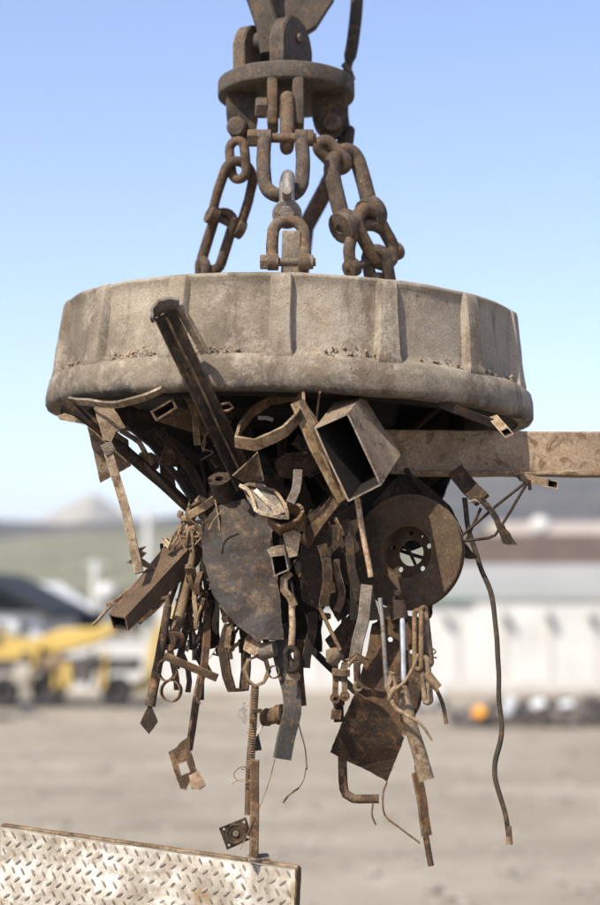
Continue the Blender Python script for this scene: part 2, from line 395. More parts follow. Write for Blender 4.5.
# upper ears on the plate
def ear(x0, x1, yt, yb, Y, dep, yaw, hole=None):
    w = S(x1-x0, Y); top = P((x0+x1)/2, yt, Y); bot = P((x0+x1)/2, yb, Y); bot.z = DZ+.045; h = top.z-bot.z; bm = bmesh.new()
    out = []
    for k in range(13):
        t = math.pi*k/12; out.append((dep/2*math.cos(t), h-dep/2+dep/2*math.sin(t)))
    out = [(dep/2, -.0)]+out+[(-dep/2, 0)]
    rot = Matrix.Translation(bot) @ Matrix.Rotation(yaw, 4, 'Z')
    a = [bm.verts.new(rot @ Vector((-w/2, u, v))) for u, v in out]; b3 = [bm.verts.new(rot @ Vector((w/2, u, v))) for u, v in out]
    bm.faces.new(a); bm.faces.new(list(reversed(b3)))
    for j in range(len(a)): bm.faces.new((a[j], a[(j+1)%len(a)], b3[(j+1)%len(a)], b3[j]))
    bmesh.ops.bevel(bm, geom=list(bm.edges), offset=.004, segments=2, affect='EDGES')
    rough(bm, .0012); e = build(bm, 'ear', 'disc', sp, 35)
    if hole:
        bm = bmesh.new(); c = rot @ Vector((w/2+.002, 0, h*.62)); hexhead(bm, c, (math.cos(yaw), math.sin(yaw), 0), .014, .010); build(bm, 'pin_end', 'crane', e)
ear(244, 258, 27, 70, 4.68, .14, R(-30)); ear(283, 299, 18, 70, 4.62, .17, R(-30), True)

yk = thing('crane_yoke', 'dark steel hanging yoke of the crane pinned to the round plate', 'yoke', P(285, 0, 4.65))
o = bar('arm', None, None, 'crane', [(252,-60,4.64),(255,-10,4.64),(268,28,4.63),(271,56,4.63)], 22, 30, parent=yk)
bm = bmesh.new(); plate_bm(bm, [P(x, y, 4.74) for x, y in ((248,-60),(345,-60),(334,2),(316,30),(300,40),(268,40),(256,10))], .05, (), .002, 0, 2); build(bm, 'hanger_plate', 'crane', yk)
bm = bmesh.new(); sweep(bm, resample([P(246,44,4.68), P(296,40,4.66)], .02), circ(.030, 16)); build(bm, 'pin', 'crane', yk)
rod('power_cable', 'black electric cable hanging behind the right side of the round plate', 'cable', 'rubber', [(361,-60,4.86),(357,0,4.86),(353,40,4.86),(346,78,4.88),(344,112,4.9),(346,140,4.93),(334,172,4.96),(312,215,5.0),(303,262,5.0),(302,290,5.0)], 5.6, True, taper=lambda t: 1.15 if t < .35 else .8)
o = bpy.data.objects['power_cable']
rod('sheath_frill', None, None, 'rubber', [(343,64,4.84),(350,72,4.84),(353,80,4.84)], 3, True, parent=o)

# ------------------------------------------------------------------ chains
def link(par, p0, p1, w, r, roll=0., mat='chain', name='link'):
    a, b2 = P(*p0), P(*p1); Y = (p0[2]+p1[2])/2; ax = (b2-a).normalized()
    side = ax.cross(Vector((0,-1,0))).normalized(); side.rotate(Matrix.Rotation(roll, 3, ax))
    bm = bmesh.new(); rr = S(r, Y); ctr = stadium(a+ax*rr, b2-ax*rr, side*(S(w, Y)-2*rr), 10)
    sweep(bm, ctr, circ(rr, 12), closed=True, up=tuple(ax.cross(side))); rough(bm, .0015, 25)
    return build(bm, name, mat, par, 70)
def shackle(par, top, e0, e1, r, mat='chain', eye=1.6, bolt=True, pin=14, bmat='chain'):
    """bow through `top`, eyes at e0 and e1"""
    a, b2, t = P(*e0), P(*e1), P(*top); Y = top[2]; rr = S(r, Y); mid = (a+b2)/2; up = (t-mid); wv = (b2-a)/2; pts = []
    L = up.length; W = wv.length
    un = up.normalized(); ls = max(0, L-W)
    for k in range(6): pts.append(a + un*ls*k/6*1.0 - wv.normalized()*W*.06*math.sin(math.pi*k/6))
    for k in range(17):
        s = math.pi*k/16; pts.append(mid - wv*math.cos(s) + un*(ls+math.sin(s)*min(W, L)))
    for k in range(5, -1, -1): pts.append(b2 + un*ls*k/6*1.0 + wv.normalized()*W*.06*math.sin(math.pi*k/6))
    bm = bmesh.new(); sweep(bm, pts, circ(rr, 12), up=tuple(up.cross(wv).normalized())); rough(bm, .0015, 25)
    for e in (a, b2): lathe(bm, [(rr*.6,-rr),(rr*eye,-rr*.85),(rr*eye,rr*.85),(rr*.6,rr)], 16, axis_mat(e, wv), True)
    s_ = build(bm, 'shackle', mat, par, 60)
    if bolt:
        bm = bmesh.new(); d = wv.normalized(); ex = S(pin, Y)
        sweep(bm, resample([a-d*ex, b2+d*ex], .02), circ(rr*.7, 12)); hexhead(bm, a-d*(ex*.4), -d, rr*1.25, ex*.7); hexhead(bm, b2+d*(ex*.3), d, rr*1.2, ex*.5, 16)
        build(bm, 'bolt', bmat, s_)
    return s_
ch = thing('lifting_chain', 'front chain of shackles hanging at the middle, between the two side chains', 'chain', P(287,150,4.45), 'chains between the round plate and the magnet')
link(ch, (287,92,4.52), (287,154,4.48), 22, 7, R(82))
shackle(ch, (283.5,196,4.38), (264.5,138,4.46), (301.5,138,4.46), 7.4, eye=1.2, pin=16)
link(ch, (287,172,4.37), (287,222,4.30), 26, 6.5, R(74), 'zinc')
s_ = shackle(ch, (288.5,220,4.23), (273,262,4.20), (304,262,4.20), 6.2, eye=1.4, pin=12, bmat='grey')
bm = bmesh.new(); c = P(287, 214, 4.25)
lathe(bm, [(.018,-.013),(.036,-.013),(.040,0),(.036,.013),(.018,.013)], 24, axis_mat(c, (0,-1,-.25)), True); hexhead(bm, c, (0,-1,-.2), .022, .035); hexhead(bm, P(287,200,4.25), (0,-1,.2), .013, .06, 12)
build(bm, 'bolt', 'zinc', ch)
ch = thing('lifting_chain', 'left chain of bolted shackles and links leaning out to the left rim', 'chain', P(225,200,4.7), 'chains between the round plate and the magnet')
link(ch, (236,136,4.62), (240,184,4.62), 28, 5, R(30))
shackle(ch, (243,163,4.62), (212,215,4.66), (239,229,4.70), 5.2, eye=1.9, pin=3)
link(ch, (228,208,4.68), (207,275,4.74), 32, 5.5, R(12))
link(ch, (203,255,4.72), (203,292,4.76), 24, 5.2, R(60))
ch = thing('lifting_chain', 'right chain with large shackles leaning out to the right rim', 'chain', P(370,200,4.6), 'chains between the round plate and the magnet')
link(ch, (316,138,4.52), (349,172,4.56), 26, 7, R(20))
link(ch, (347,128,4.72), (342,165,4.62), 22, 5, R(50))
shackle(ch, (341,152,4.55), (345,226,4.50), (371,213,4.56), 8.4, eye=1.95, pin=6)
link(ch, (358,205,4.5), (392,268,4.58), 46, 7.0, R(-35))
shackle(ch, (364,226,4.52), (352,268,4.5), (395,252,4.6), 6.2, eye=1.5, pin=5)
link(ch, (374,244,4.52), (384,302,4.60), 32, 6.5, R(15))
ch = thing('lifting_chain', 'rear chain slanting down behind the front chain, mostly hidden', 'chain', P(325,180,4.95), 'chains between the round plate and the magnet')
link(ch, (349,140,4.88), (322,190,4.95), 16, 5, R(60))
link(ch, (332,178,4.95), (303,232,5.05), 18, 5.5, R(20))
link(ch, (309,218,5.05), (302,285,5.15), 18, 5.5, R(80))

# ------------------------------------------------------------------ scrap hanging under the magnet
J = 'scrap clinging to the magnet'
# long channel hooked in front of the magnet wall
t = thing('steel_channel', 'long dark steel channel standing up in front of the magnet, its top bent over', 'channel', P(200,390,4.05), J)
def chan(bm, pts, w, h, th, up):
    sweep(bm, pts, [(-w,-h),(w,-h),(w,-h+th),(-w+th,-h+th),(-w+th,h),(-w,h)], up=up)
def ell(w, h, th): return [(-w,h),(-w+th*.5,h),(0,th*1.2),(w-th*.5,h),(w,h),(0,-th*.2)]
bm = bmesh.new(); sweep(bm, resample(pp([(163,314,3.95),(204,400,4.03),(244,484,4.18)]), .03), [(-S(11.5,4),S(9,4)),(-S(10.5,4),S(10,4)),(0,S(2.5,4)),(S(10.5,4),S(6,4)),(S(11.5,4),S(5,4)),(0,0)], up=(.15,-1,.1))
for v in bm.verts: v.co.y += .0
rough(bm, .0012); build(bm, 'bar', 'dark', t, 20)
bar('ridge_lip', None, None, 'rust', [(167,318,3.925),(206,400,4.01),(243,478,4.15)], 2.2, 3, parent=t)
bar('bent_end', None, None, 'grey', [(152,320,3.93),(153,313,3.93),(160,306,3.93),(170,304,3.93),(179,306,3.93)], 3.5, 22, parent=t, up=(.1,-1,.55), step=.006)
bar('return_flange', None, None, 'grey', [(178,306,3.935),(188,322,3.95),(205,353,3.965)], 4, 15, parent=t, up=(.35,-1,.3))
rod('split_pin', 'small looped steel pin sticking out to the right of the dark channel', 'pin', 'rust', [(206,409,4.06),(220,405,4.05),(229,403,4.05),(233,408,4.05),(228,411,4.05),(218,412,4.05),(206,411,4.06)], 1.5, True, group=J)
# small rectangular tube
def tube4(name, label, cat, mat, a, b2, thick, group=J, capback=True, parent=None):
    """hollow rectangular tube from corner quad a (open) to quad b2, px corner lists"""
    A = [P(*p) for p in a]; B = [P(*p) for p in b2]; bm = bmesh.new()
    n = 8; outer = []; inner = []
    for k in range(n+1):
        q = [A[i].lerp(B[i], k/n) for i in range(4)]; c = sum(q, Vector())/4
        # offset inward by thickness
        qi = []
        for i in range(4):
            p, nx, pv = q[i], q[(i+1)%4], q[(i-1)%4]
            qi.append(p+(nx-p).normalized()*thick+(pv-p).normalized()*thick)
        # split edges so noise can dent the sides
        def sub(l, d=4): return [bm.verts.new(l[i].lerp(l[(i+1)%4], s/d)) for i in range(4) for s in range(d)]
        outer.append(sub(q)); inner.append(sub(qi))
    m = len(outer[0])
    for rs in (outer, inner):
        for k in range(n):
            for j in range(m): bm.faces.new((rs[k][j], rs[k][(j+1)%m], rs[k+1][(j+1)%m], rs[k+1][j]))
    for f in list(bm.faces)[m*n:]: f.material_index = 1  # inner faces black: dark rust plus the tube's inside shade put into colour
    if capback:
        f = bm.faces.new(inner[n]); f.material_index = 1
    for e in (0, n):
        for j in range(m): bm.faces.new((outer[e][j], outer[e][(j+1)%m], inner[e][(j+1)%m], inner[e][j]))
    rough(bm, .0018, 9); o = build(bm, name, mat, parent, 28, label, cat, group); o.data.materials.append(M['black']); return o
tube4('rectangular_tube', 'short rectangular steel tube with its open end facing left under the magnet lip', 'tube', 'rust',
      [(150,411,4.10),(173,398,4.10),(177,408,4.10),(156,421,4.10)], [(215,428,4.42),(236,412,4.42),(240,424,4.42),(219,440,4.42)], .005)
t = rod('steel_pipe', 'round steel pipe slanting down from the left rim of the magnet', 'pipe', 'dark', [(64,402,4.28),(100,428,4.28),(190,508,4.36)], 6, hollow=1.5, group=J)
plate('mud_caked_plate', 'torn steel plate caked with dried mud near the left rim', 'plate', 'mud', [(94,408,4.22),(104,404,4.22),(110,404,4.22),(126,428,4.2),(116,434,4.2),(112,443,4.2),(104,441,4.2),(99,424,4.2)], .008, amp=.008, ragged=.004, group=J)
plate('steel_offcut', 'brown triangular steel offcut hanging against the sky at left', 'offcut', 'tan', [(86,420,4.34),(100,483,4.34),(131,466,4.36),(128,440,4.36),(108,425,4.34)], .004, group=J)
bar('flat_bar', 'narrow straight flat bar hanging down at left from the mud-caked plate', 'bar', 'tan', [(106,445,4.2),(126,512,4.16),(139,573,4.12)], 9, 4, group=J)
o = bpy.data.objects['flat_bar']
plate('bent_lip', None, None, 'mud', [(101,446,4.19),(111,441,4.19),(116,450,4.19),(106,456,4.19)], .008, parent=o, amp=.006)
bar('bright_strip', 'thin bright metal strip curved along the bottom of the magnet lip at left', 'strip', 'bright', [(70,400,4.28),(88,403,4.2),(112,405,4.13),(135,400,4.07),(150,395,4.04),(163,389,4.03)], 3, 8, smooth=True, group=J, up=(0,-1,.6))
plate('metal_flap', 'small pale torn metal flap under the far left rim', 'flap', 'bright', [(57,416,4.33),(65,413,4.33),(78,418,4.33),(84,424,4.33),(70,422,4.33),(60,420,4.33)], .003, amp=.006, group=J)
# big square tube
tube4('square_tube', 'large brown square steel tube sticking out to the lower left, its end open', 'tube', 'tan',
      [(109,614,4.07),(125,617,3.99),(128,631,4.0),(114,629,4.07)], [(180,527,4.40),(203,533,4.32),(208,556,4.33),(190,552,4.40)], .0045)
M['tan2'] = M['rust']
bpy.data.objects['square_tube'].data.materials[0] = rusty('brown_tube', (.085,.06,.04), (.16,.118,.078), (.15,.088,.045), (.25,.195,.135), .3)
for i, (dx, dy) in enumerate(((0,0),(4,2),(8,3))):
    rod('wire', ['outer','middle','inner'][i]+' thin wire of the three lying along the top of the large square tube', 'wire', 'tan', [(165+dx,548+dy,4.25),(180+dx,525+dy,4.27),(187+dx*1.2,512+dy,4.3),(190+dx,500+dy,4.34)], 1.1, True, group='wires over the square tube')
bar('wire_binding', 'small knot of wire binding on the wires above the square tube', 'binding', 'tan', [(162,541,4.24),(168,547,4.22),(172,540,4.24),(164,538,4.24),(170,545,4.22)], 3, 3, smooth=True, group=J)
plate('toothed_blade', 'little dark toothed blade poking out left above the square tube', 'blade', 'rust', [(126,563,4.2),(135,557,4.2),(139,548,4.2),(147,546,4.2),(142,551,4.2),(147,553,4.2),(142,558,4.2),(152,565,4.2),(158,571,4.2),(140,566,4.2)], .003, group=J, cuts=0, ragged=0)
bar('flat_bar', 'short flat bar end lying behind the open end of the square tube', 'bar', 'rust', [(107,606,4.25),(120,600,4.25),(135,588,4.3),(160,560,4.3)], 5, 3, group=J)
rod('thin_rod', 'thin curved rod pointing down left beside the open tube end', 'rod', 'tan', [(93,625,4.25),(101,617,4.25),(112,605,4.25),(128,590,4.3)], 1.6, True, group=J)
bar('hinge_strap', 'jagged rusty strap slung under the large square tube', 'strap', 'rust', [(138,622,4.25),(150,611,4.27),(160,602,4.3),(167,594,4.32)], 6, 4, group=J, amp=.003)
plate('pale_strip', 'pale torn strip in the gap right of the large square tube', 'strip', 'bright', [(165,588,4.4),(176,572,4.4),(179,574,4.4),(172,590,4.4),(168,593,4.4)], .003, group=J)
# long pipe + diamond
rod('long_pipe', 'long thin rusty pipe hanging lowest left, a diamond plate at its foot', 'pipe', 'rust', [(168,606,4.12),(160,655,4.12),(150,706,4.1)], 4.6, group=J, taper=lambda t: .9+.25*t)
t_ = bpy.data.objects['long_pipe']
rod('hooked_top', None, None, 'rust', [(168,608,4.12),(168,598,4.13),(160,600,4.14),(152,607,4.15)], 3.5, True, parent=t_)
plate('diamond_plate', None, None, 'dark', [(150,702,4.1),(158,722,4.1),(149,734,4.1),(140,723,4.1)], .005, parent=t_, cuts=1)
# tube ending in a bush
t = thing('bushed_arm', 'rusty tube arm ending in a round bush left of the big dark plate', 'arm', P(180,600,4.2), J)
rod('arm', None, None, 'tan', [(192,548,4.28),(187,580,4.24),(174,634,4.16)], 5.6, parent=t)
bm = bmesh.new(); lathe(bm, [(.010,-.02),(.024,-.022),(.026,0),(.024,.022),(.010,.02)], 24, axis_mat(P(172,640,4.14), (-.55,-1,-.1)), True); rough(bm, .001); build(bm, 'bush', 'rust', t)
bm = bmesh.new(); lathe(bm, [(.001,.0),(.011,.0),(.011,.018),(.001,.02)], 16, axis_mat(P(172,640,4.14), (-.55,-1,-.1))); build(bm, 'bush_core', 'black', t)
strips = [
 ('tan', [(189,580,4.3),(183,610,4.3),(179,628,4.3)], 5, 'flat bar with pale edge just right of the bushed arm'),
 ('rust', [(193,585,4.28),(189,615,4.27),(183,640,4.25)], 7, 'wide flat bar between the bushed arm and the black latch frame'),
 ('dark', [(186,630,4.24),(181,650,4.24),(176,668,4.24)], 7, 'dark flat bar running down beside the round bush'),
 ('rust', [(170,650,4.18),(173,665,4.18),(177,690,4.2)], 6, 'short flat bar ending beside the bearing cage'),
 ('dark', [(180,650,4.3),(186,672,4.3),(188,692,4.3)], 5, 'dark narrow bar behind the crossbar left of the bracket strap'),
 ('tan', [(196,545,4.36),(193,565,4.35),(197,590,4.35)], 6, 'pale dusty strip beside the left edge of the big dark plate')]
for mt, pts, w, lb in strips: bar('flat_bar', lb, 'bar', mt, pts, w, 3, group=J, twist=R(random.uniform(-30,30)), amp=.003)
# bearing cage & ring
t = thing('bearing_cage', 'small slotted bearing cage ring hanging above the plain thin ring', 'bearing cage', P(167,670,4.1), J)
n_ = Vector((-.3,-1,.1)); mt_ = axis_mat(P(167,670,4.1), n_)
for k, z in ((0,-.009),(1,.009)):
    bm = bmesh.new(); pts = [mt_ @ Vector((.023*math.cos(a*.2618), .030*math.sin(a*.2618)*.9, z)) for a in range(24)]; sweep(bm, pts, circ(.0022, 6), closed=True, up=tuple(n_)); build(bm, 'rim', 'rust', t)
bm = bmesh.new()
for k in range(14):
    a = k*2*math.pi/14; p = Vector((.023*math.cos(a), .027*math.sin(a), 0)); sweep(bm, [mt_ @ (p+Vector((0,0,-.009))), mt_ @ (p+Vector((0,0,.009)))], circ(.002, 6))
build(bm, 'cage_bars', 'tan', t)
def ring(name, label, mat, x, y, Y, r, w, th, n=(-.3,-1,.1), group=J, parent=None, cat='ring'):
    bm = bmesh.new(); r = S(r, Y); lathe(bm, [(r-th,-w/2),(r,-w/2),(r,w/2),(r-th,w/2)], 32, axis_mat(P(x,y,Y), n), True); rough(bm, .001, 20)
    return build(bm, name, mat, parent, 35, label, cat if label else None, group if label else None)
ring('steel_ring', 'plain thin steel ring hanging below the slotted bearing cage', 'rust', 171, 691, 4.1, 11, .02, .003)
bar('cross_bar', 'short rusty bar lying crosswise over the hanging bars at left', 'bar', 'rust', [(165,656,4.06),(190,666,4.05),(217,678,4.04)], 8, 6, group=J)
# strap with bracket
t = thing('strap_with_bracket', 'long rusty strap carrying a folded bracket with a square opening at its foot', 'strap', P(197,700,4.15), J)
bar('strap', None, None, 'rust', [(208,600,4.25),(204,665,4.17),(196,705,4.14),(189,750,4.12)], 8, 3, parent=t, twist=(R(20), R(50)))
plate('bracket', None, None, 'rust', [(169,752,4.12),(176,748,4.12),(181,742,4.12),(190,736,4.12),(191,752,4.1),(196,768,4.08),(205,785,4.08),(202,789,4.08),(193,789,4.08),(190,781,4.08),(186,790,4.1),(181,789,4.1),(174,770,4.12)], .005,
      holes=[[(178,764),(187,761),(191,772),(181,776)]], parent=t, cuts=0)
plate('bracket_tab', None, None, 'tan', [(190,776,4.06),(200,772,4.06),(206,786,4.04),(200,790,4.04),(192,788,4.05)], .006, parent=t)
# black latch frame
t = thing('latch_frame', 'thin black latch frame hanging beside the left edge of the big plate', 'latch', P(206,620,4.3), J)
for pts, w in (([(201,575,4.3),(201,615,4.3),(199,640,4.3)], 3), ([(192,630,4.3),(212,626,4.3)], 3), ([(198,647,4.3),(216,643,4.3)], 4), ([(190,632,4.3),(191,650,4.3)], 3), ([(214,600,4.3),(217,640,4.3)], 7), ([(216,643,4.3),(217,655,4.3),(213,653,4.3)], 3), ([(196,655,4.3),(204,668,4.3),(202,700,4.3)], 4), ([(201,585,4.3),(193,610,4.3),(191,632,4.3)], 2)):
    bar('bar', None, None, 'black', pts, w, 4, parent=t, amp=.002)
bm = bmesh.new(); lump(bm, P(208,637,4.28), .013); lump(bm, P(202,655,4.28), .016, (1,1,1.2)); build(bm, 'catch', 'black', t)
bar('flat_bar', 'dark wide flat bar ending behind the black latch frame', 'bar', 'dark', [(207,590,4.34),(211,620,4.34),(216,648,4.34)], 11, 3, group=J)
# big dark plate
plate('dark_plate', 'big dark oily plate with a rounded left edge, hanging in the middle of the scrap', 'plate', 'bluish',
      [(200,527,4.16),(216,507,4.2),(262,498,4.24),(270,530,4.2),(277,580,4.14),(284,640,4.08),(257,641,4.08),(246,632,4.08),(228,617,4.08),(212,592,4.1),(204,562,4.13)], .008, amp=.008, group=J, cuts=3)
bar('rusty_stay', 'rusty stay running along the back of the dark plate at its right', 'stay', 'black', [(272,505,4.3),(280,560,4.26),(288,650,4.2)], 16, 6, group=J, amp=.003)
# bent bands
t = band('bent_band', 'angular loop of dark flat strip hanging below the big dark plate', 'band', 'dark', [(228,625,4.2),(223,650,4.2),(227,675,4.18),(232,690,4.18),(244,690,4.2),(246,668,4.22),(246,640,4.22),(243,625,4.22)], 14, 3, (.8,-1,.1), group=J)
plate('torn_tab', None, None, 'tan', [(227,628,4.17),(233,623,4.17),(229,648,4.17),(224,647,4.17)], .003, parent=t)
band('octagonal_hoop', 'pale eight-sided hoop of flat strip hung on the ribbed bar', 'hoop', 'tan', [(248,660,4.12),(257,656,4.12),(266,660,4.12),(269,671,4.12),(264,682,4.12),(255,686,4.12),(247,680,4.12),(244,670,4.12)], 7, 2.5, (.5,-1,.2), group=J)
plate('curved_bracket', 'curved dusty bracket against the lower edge of the big dark plate', 'bracket', 'tan', [(247,640,4.12),(253,632,4.12),(261,640,4.1),(262,651,4.1),(256,657,4.1),(246,650,4.12)], .006, amp=.006, group=J)
bm = bmesh.new(); lathe(bm, [(.001,-.02),(.02,-.02),(.022,0),(.02,.02),(.001,.02)], 16, axis_mat(P(268,650,4.1), (1,-.4,.2))); rough(bm, .002)
build(bm, 'roller', 'grey', None, 40, 'short grey roller at the bottom corner of the big dark plate', 'roller', J)
# rebar
t = thing('ribbed_bar', 'ribbed reinforcing bar hanging vertically through the pale hoop', 'bar', P(252,750,4.12), J)
rod('shaft', None, None, 'rust', [(255,684,4.12),(252,740,4.12),(249,776,4.12),(248,815,4.12)], 3.6, parent=t)
bm = bmesh.new()
for k in range(34):
    s = k/34; c = P(255-5*s, 688+86*s, 4.12); m_ = axis_mat(c, (.25,0,1)); sweep(bm, [m_ @ Vector((.0093*math.cos(a*.5236), .0093*math.sin(a*.5236), .006*math.cos(a*.5236))) for a in range(12)], circ(.0014, 5), closed=True, up=(0,0,1))
build(bm, 'ribs', 'rust', t)
bar('knob', None, None, 'dark', [(252,711,4.1),(262,711,4.1)], 4, 4, parent=t); bar('knob', None, None, 'dark', [(250,721,4.1),(257,721,4.1)], 4, 4, parent=t)
bar('square_post', 'upright square bar standing lowest in the middle on a small foot', 'bar', 'rust', [(255,760,4.1),(254,810,4.1),(254,856,4.1)], 9, 9, hollow=2, group=J)
o = bpy.data.objects['square_post']
plate('foot', None, None, 'tan', [(247,855,4.1),(268,853,4.16),(271,858,4.1),(250,859,4.06)], .006, parent=o)
t = thing('flange_plate', 'small square flange plate with a round boss hanging lowest in the middle', 'flange', P(235,835,4.12), J)
plate('plate', None, None, 'dark', [(219,828,4.12),(246,817,4.12),(253,838,4.12),(227,850,4.12)], .005, holes=[(224,829,1.4),(244,822,1.4),(248,837,1.4),(229,845,1.4)], parent=t, cuts=0, ragged=0)
bm = bmesh.new(); lathe(bm, [(.012,0),(.026,0),(.026,.008),(.022,.010),(.018,.006),(.012,.006)], 24, axis_mat(P(236,834,4.118), (0,-1,.15)), True); build(bm, 'boss', 'dark', t)
bm = bmesh.new(); lathe(bm, [(.001,.012),(.006,.012),(.0085,.009),(.009,.0),(.001,.0)], 16, axis_mat(P(236,834,4.118), (0,-1,.15))); build(bm, 'centre_stud', 'grey', t)
bm = bmesh.new()
pts = [P(241+7*math.sin(a*.7)*(1+.1*a)*.6, 765+a*1.4+4*math.cos(a*.7), 4.1+.01*math.sin(a)) for a in range(16)]; sweep(bm, resample(pts, .005, True), circ(.0011, 5)); build(bm, 'sprung_wire', 'rust', None, 60, 'thin coil of sprung wire beside the top of the square bar', 'wire', J)
# silver bracket behind the rebar, cylinder chunk
t = thing('silver_bracket', 'pale silvery bent bracket behind the ribbed bar', 'bracket', P(250,722,4.18), J)
plate('loop', None, None, 'silver', [(253,699,4.18),(243,702,4.18),(238,712,4.18),(241,724,4.18),(248,735,4.18),(250,743,4.18),(254,738,4.18),(251,728,4.18),(246,716,4.18),(248,708,4.18),(255,706,4.18)], .012, amp=.004, parent=t, cuts=1)
plate('fork', None, None, 'silver', [(250,729,4.17),(257,730,4.17),(266,719,4.17),(263,727,4.17),(257,736,4.17),(250,736,4.17)], .01, amp=.004, parent=t, cuts=1)
plate('blue_grey_flap', None, None, 'bluish', [(251,727,4.19),(257,729,4.18),(262,750,4.18),(255,751,4.19)], .004, parent=t)
bm = bmesh.new(); ax = (1.0,-.5,.25); lathe(bm, [(.012,-.03),(.020,-.03),(.023,-.015),(.020,-.012),(.021,.01),(.025,.012),(.025,.03),(.012,.03)], 24, axis_mat(P(273,716,4.16), ax), True); rough(bm, .0015)
build(bm, 'pipe_fitting', 'rust', None, 40, 'stubby threaded pipe fitting left of the wide rubber strap', 'fitting', J)
bar('rubber_strap', 'wide dark curved rubber strap hanging below the middle of the tangle', 'strap', 'rubber', [(279,640,4.12),(284,668,4.12),(291,693,4.1),(292,712,4.09),(286,738,4.1),(282,759,4.1)], 18, 5, smooth=True, group=J, twist=(R(-15), R(20)))
bar('short_strap', 'short dark strap hanging right of the wide rubber strap', 'strap', 'rust', [(301,640,4.2),(299,675,4.2),(302,706,4.2)], 9, 5, smooth=True, group=J)
# wires
W = [([(275,759,4.1),(268,785,4.1),(256,815,4.09),(240,850,4.08)], .55, 'hair-thin wire running from the rubber strap down across the flange plate'),
     ([(296,700,4.15),(299,725,4.15),(305,748,4.15),(307,770,4.15)], .6, 'hair-thin wire hanging right of the rubber strap'),
     ([(283,803,4.15),(289,795,4.15),(299,788,4.15)], 1.0, 'tiny curved sliver of wire right of the square bar'),
     ([(306,768,4.15),(304,779,4.15),(299,788,4.15)], .45, 'hair-thin wire joining the hanging hair wire and the curved sliver'),
     ([(373,803,4.1),(372,815,4.1),(376,825,4.1)], .9, 'little wire tail under the L-shaped pipe'),
     ([(387,782,4.1),(383,795,4.1),(385,815,4.1),(400,828,4.1),(420,843,4.1)], 1.0, 'looping wire from the tip of the large folded sheet to the lowest strip'),
     ([(198,395,4.3),(200,420,4.3),(205,440,4.25),(203,452,4.25)], 1.1, 'wire hanging down behind the dark channel'),
     ([(214,446,4.2),(220,440,4.2),(208,433,4.2),(202,448,4.2),(213,452,4.2),(201,460,4.2)], .7, 'curly wire tangle under the short rectangular tube'),
     ([(320,392,4.0),(318,405,4.05),(316,425,4.05)], 1.1, 'straight wire between the magnet lip and the box section'),
     ([(215,500,4.2),(218,515,4.18),(220,531,4.17)], 1.0, 'thin wire lying on top of the big dark plate'),
     ([(225,508,4.12),(214,520,4.12),(209,530,4.1)], .9, 'short thin wire at the shoulder of the big dark plate'),
     ([(432,648,4.1),(436,652,4.1),(431,656,4.1),(437,658,4.1)], .8, 'tiny curly wire at right of the link bundle'),
     ([(206,662,4.1),(212,655,4.1),(217,646,4.1)], .5, 'hair-thin wire beside the black latch frame'),
     ([(203,670,4.1),(199,690,4.1),(197,700,4.1),(201,704,4.1)], .9, 'short kinked wire between the strap and the thin ring')]
for pts, r, lb in W: rod('wire', lb, 'wire', 'rust', pts, r, True, amp=0, step=.006, seg=6, group='loose wires in the scrap')
# hoop in front
t = band('bent_hoop', 'large bent hoop of flat bar hanging in front below the magnet lip', 'hoop', 'tan', [(303,396,4.02),(304,404,4.0),(297,418,3.98),(285,431,3.97),(272,438,3.97),(255,445,3.97),(236,442,3.98),(240,428,4.1),(252,412,4.2),(270,400,4.26),(288,396,4.26)], 12, 3, (.0,-.5,1.), group=J)
# long flat bars beside the box
bar('flat_bar', 'dusty flat bar leaning along the left side of the box section', 'bar', 'tan', [(297,402,4.0),(316,445,4.0),(344,500,4.02)], 15, 3, twist=R(25), group=J)
bar('edge_strip', 'thin bent strip between the leaning flat bar and the box section', 'strip', 'rust', [(301,400,3.97),(318,425,3.97),(332,458,3.97),(350,500,4.0)], 5, 2, smooth=True, group=J)
plate('peeled_lip', 'thin peeled steel lip right beside the top of the leaning flat bar', 'lip', 'tan', [(298,402,3.96),(304,400,3.96),(318,430,3.97),(331,475,3.98),(322,455,3.97)], .003, group=J)
# box section
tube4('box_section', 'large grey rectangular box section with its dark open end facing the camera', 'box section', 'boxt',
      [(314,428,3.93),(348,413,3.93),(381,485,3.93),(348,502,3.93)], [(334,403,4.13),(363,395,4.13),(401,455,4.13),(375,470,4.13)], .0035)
rod('speckled_rod', 'straight speckled rod hanging below the open box section', 'rod', 'rebar', [(357,498,4.0),(364,540,4.0),(371,577,4.0)], 2.8, group=J)
# brake disc
t = thing('brake_disc', 'rusty round brake disc with five bolt holes hanging at right', 'brake disc', P(408,552,4.12), J)
nd = Vector((-.46,-1,.07)).normalized(); dm = axis_mat(P(407.5,552,4.27), nd); r0 = .153
bm = bmesh.new(); lathe(bm, [(.071,.004),(.075,.007),(.081,.008),(r0-.003,.008),(r0,.005),(r0,.001),(r0-.003,.0),(.072,.0)], 96, dm, True); rough(bm, .0004); build(bm, 'friction_face', 'rotor', t)
bm = bmesh.new(); lathe(bm, [(.072,-.011),(r0-.003,-.011),(r0,-.013),(r0,-.018),(r0-.003,-.021),(.072,-.021)], 96, dm, True); build(bm, 'friction_face', 'rotor', t)
bm = bmesh.new()
for k in range(36):
    a = k*math.pi/18; c = dm @ Vector((.110*math.cos(a), .110*math.sin(a), -.0055)); box(bm, c, (.07,.005,.0115), dm.to_3x3().to_4x4() @ Matrix.Rotation(a, 4, 'Z'))
build(bm, 'vanes', 'rust', t)
bm = bmesh.new()   # hat seen from inside: wall going back and a pierced face
lathe(bm, [(.0725,.004),(.0725,-.030),(.068,-.036),(.066,-.034),(.0685,-.028),(.0685,.004)], 64, dm, True)
build(bm, 'hat_wall', 'rotor', t)
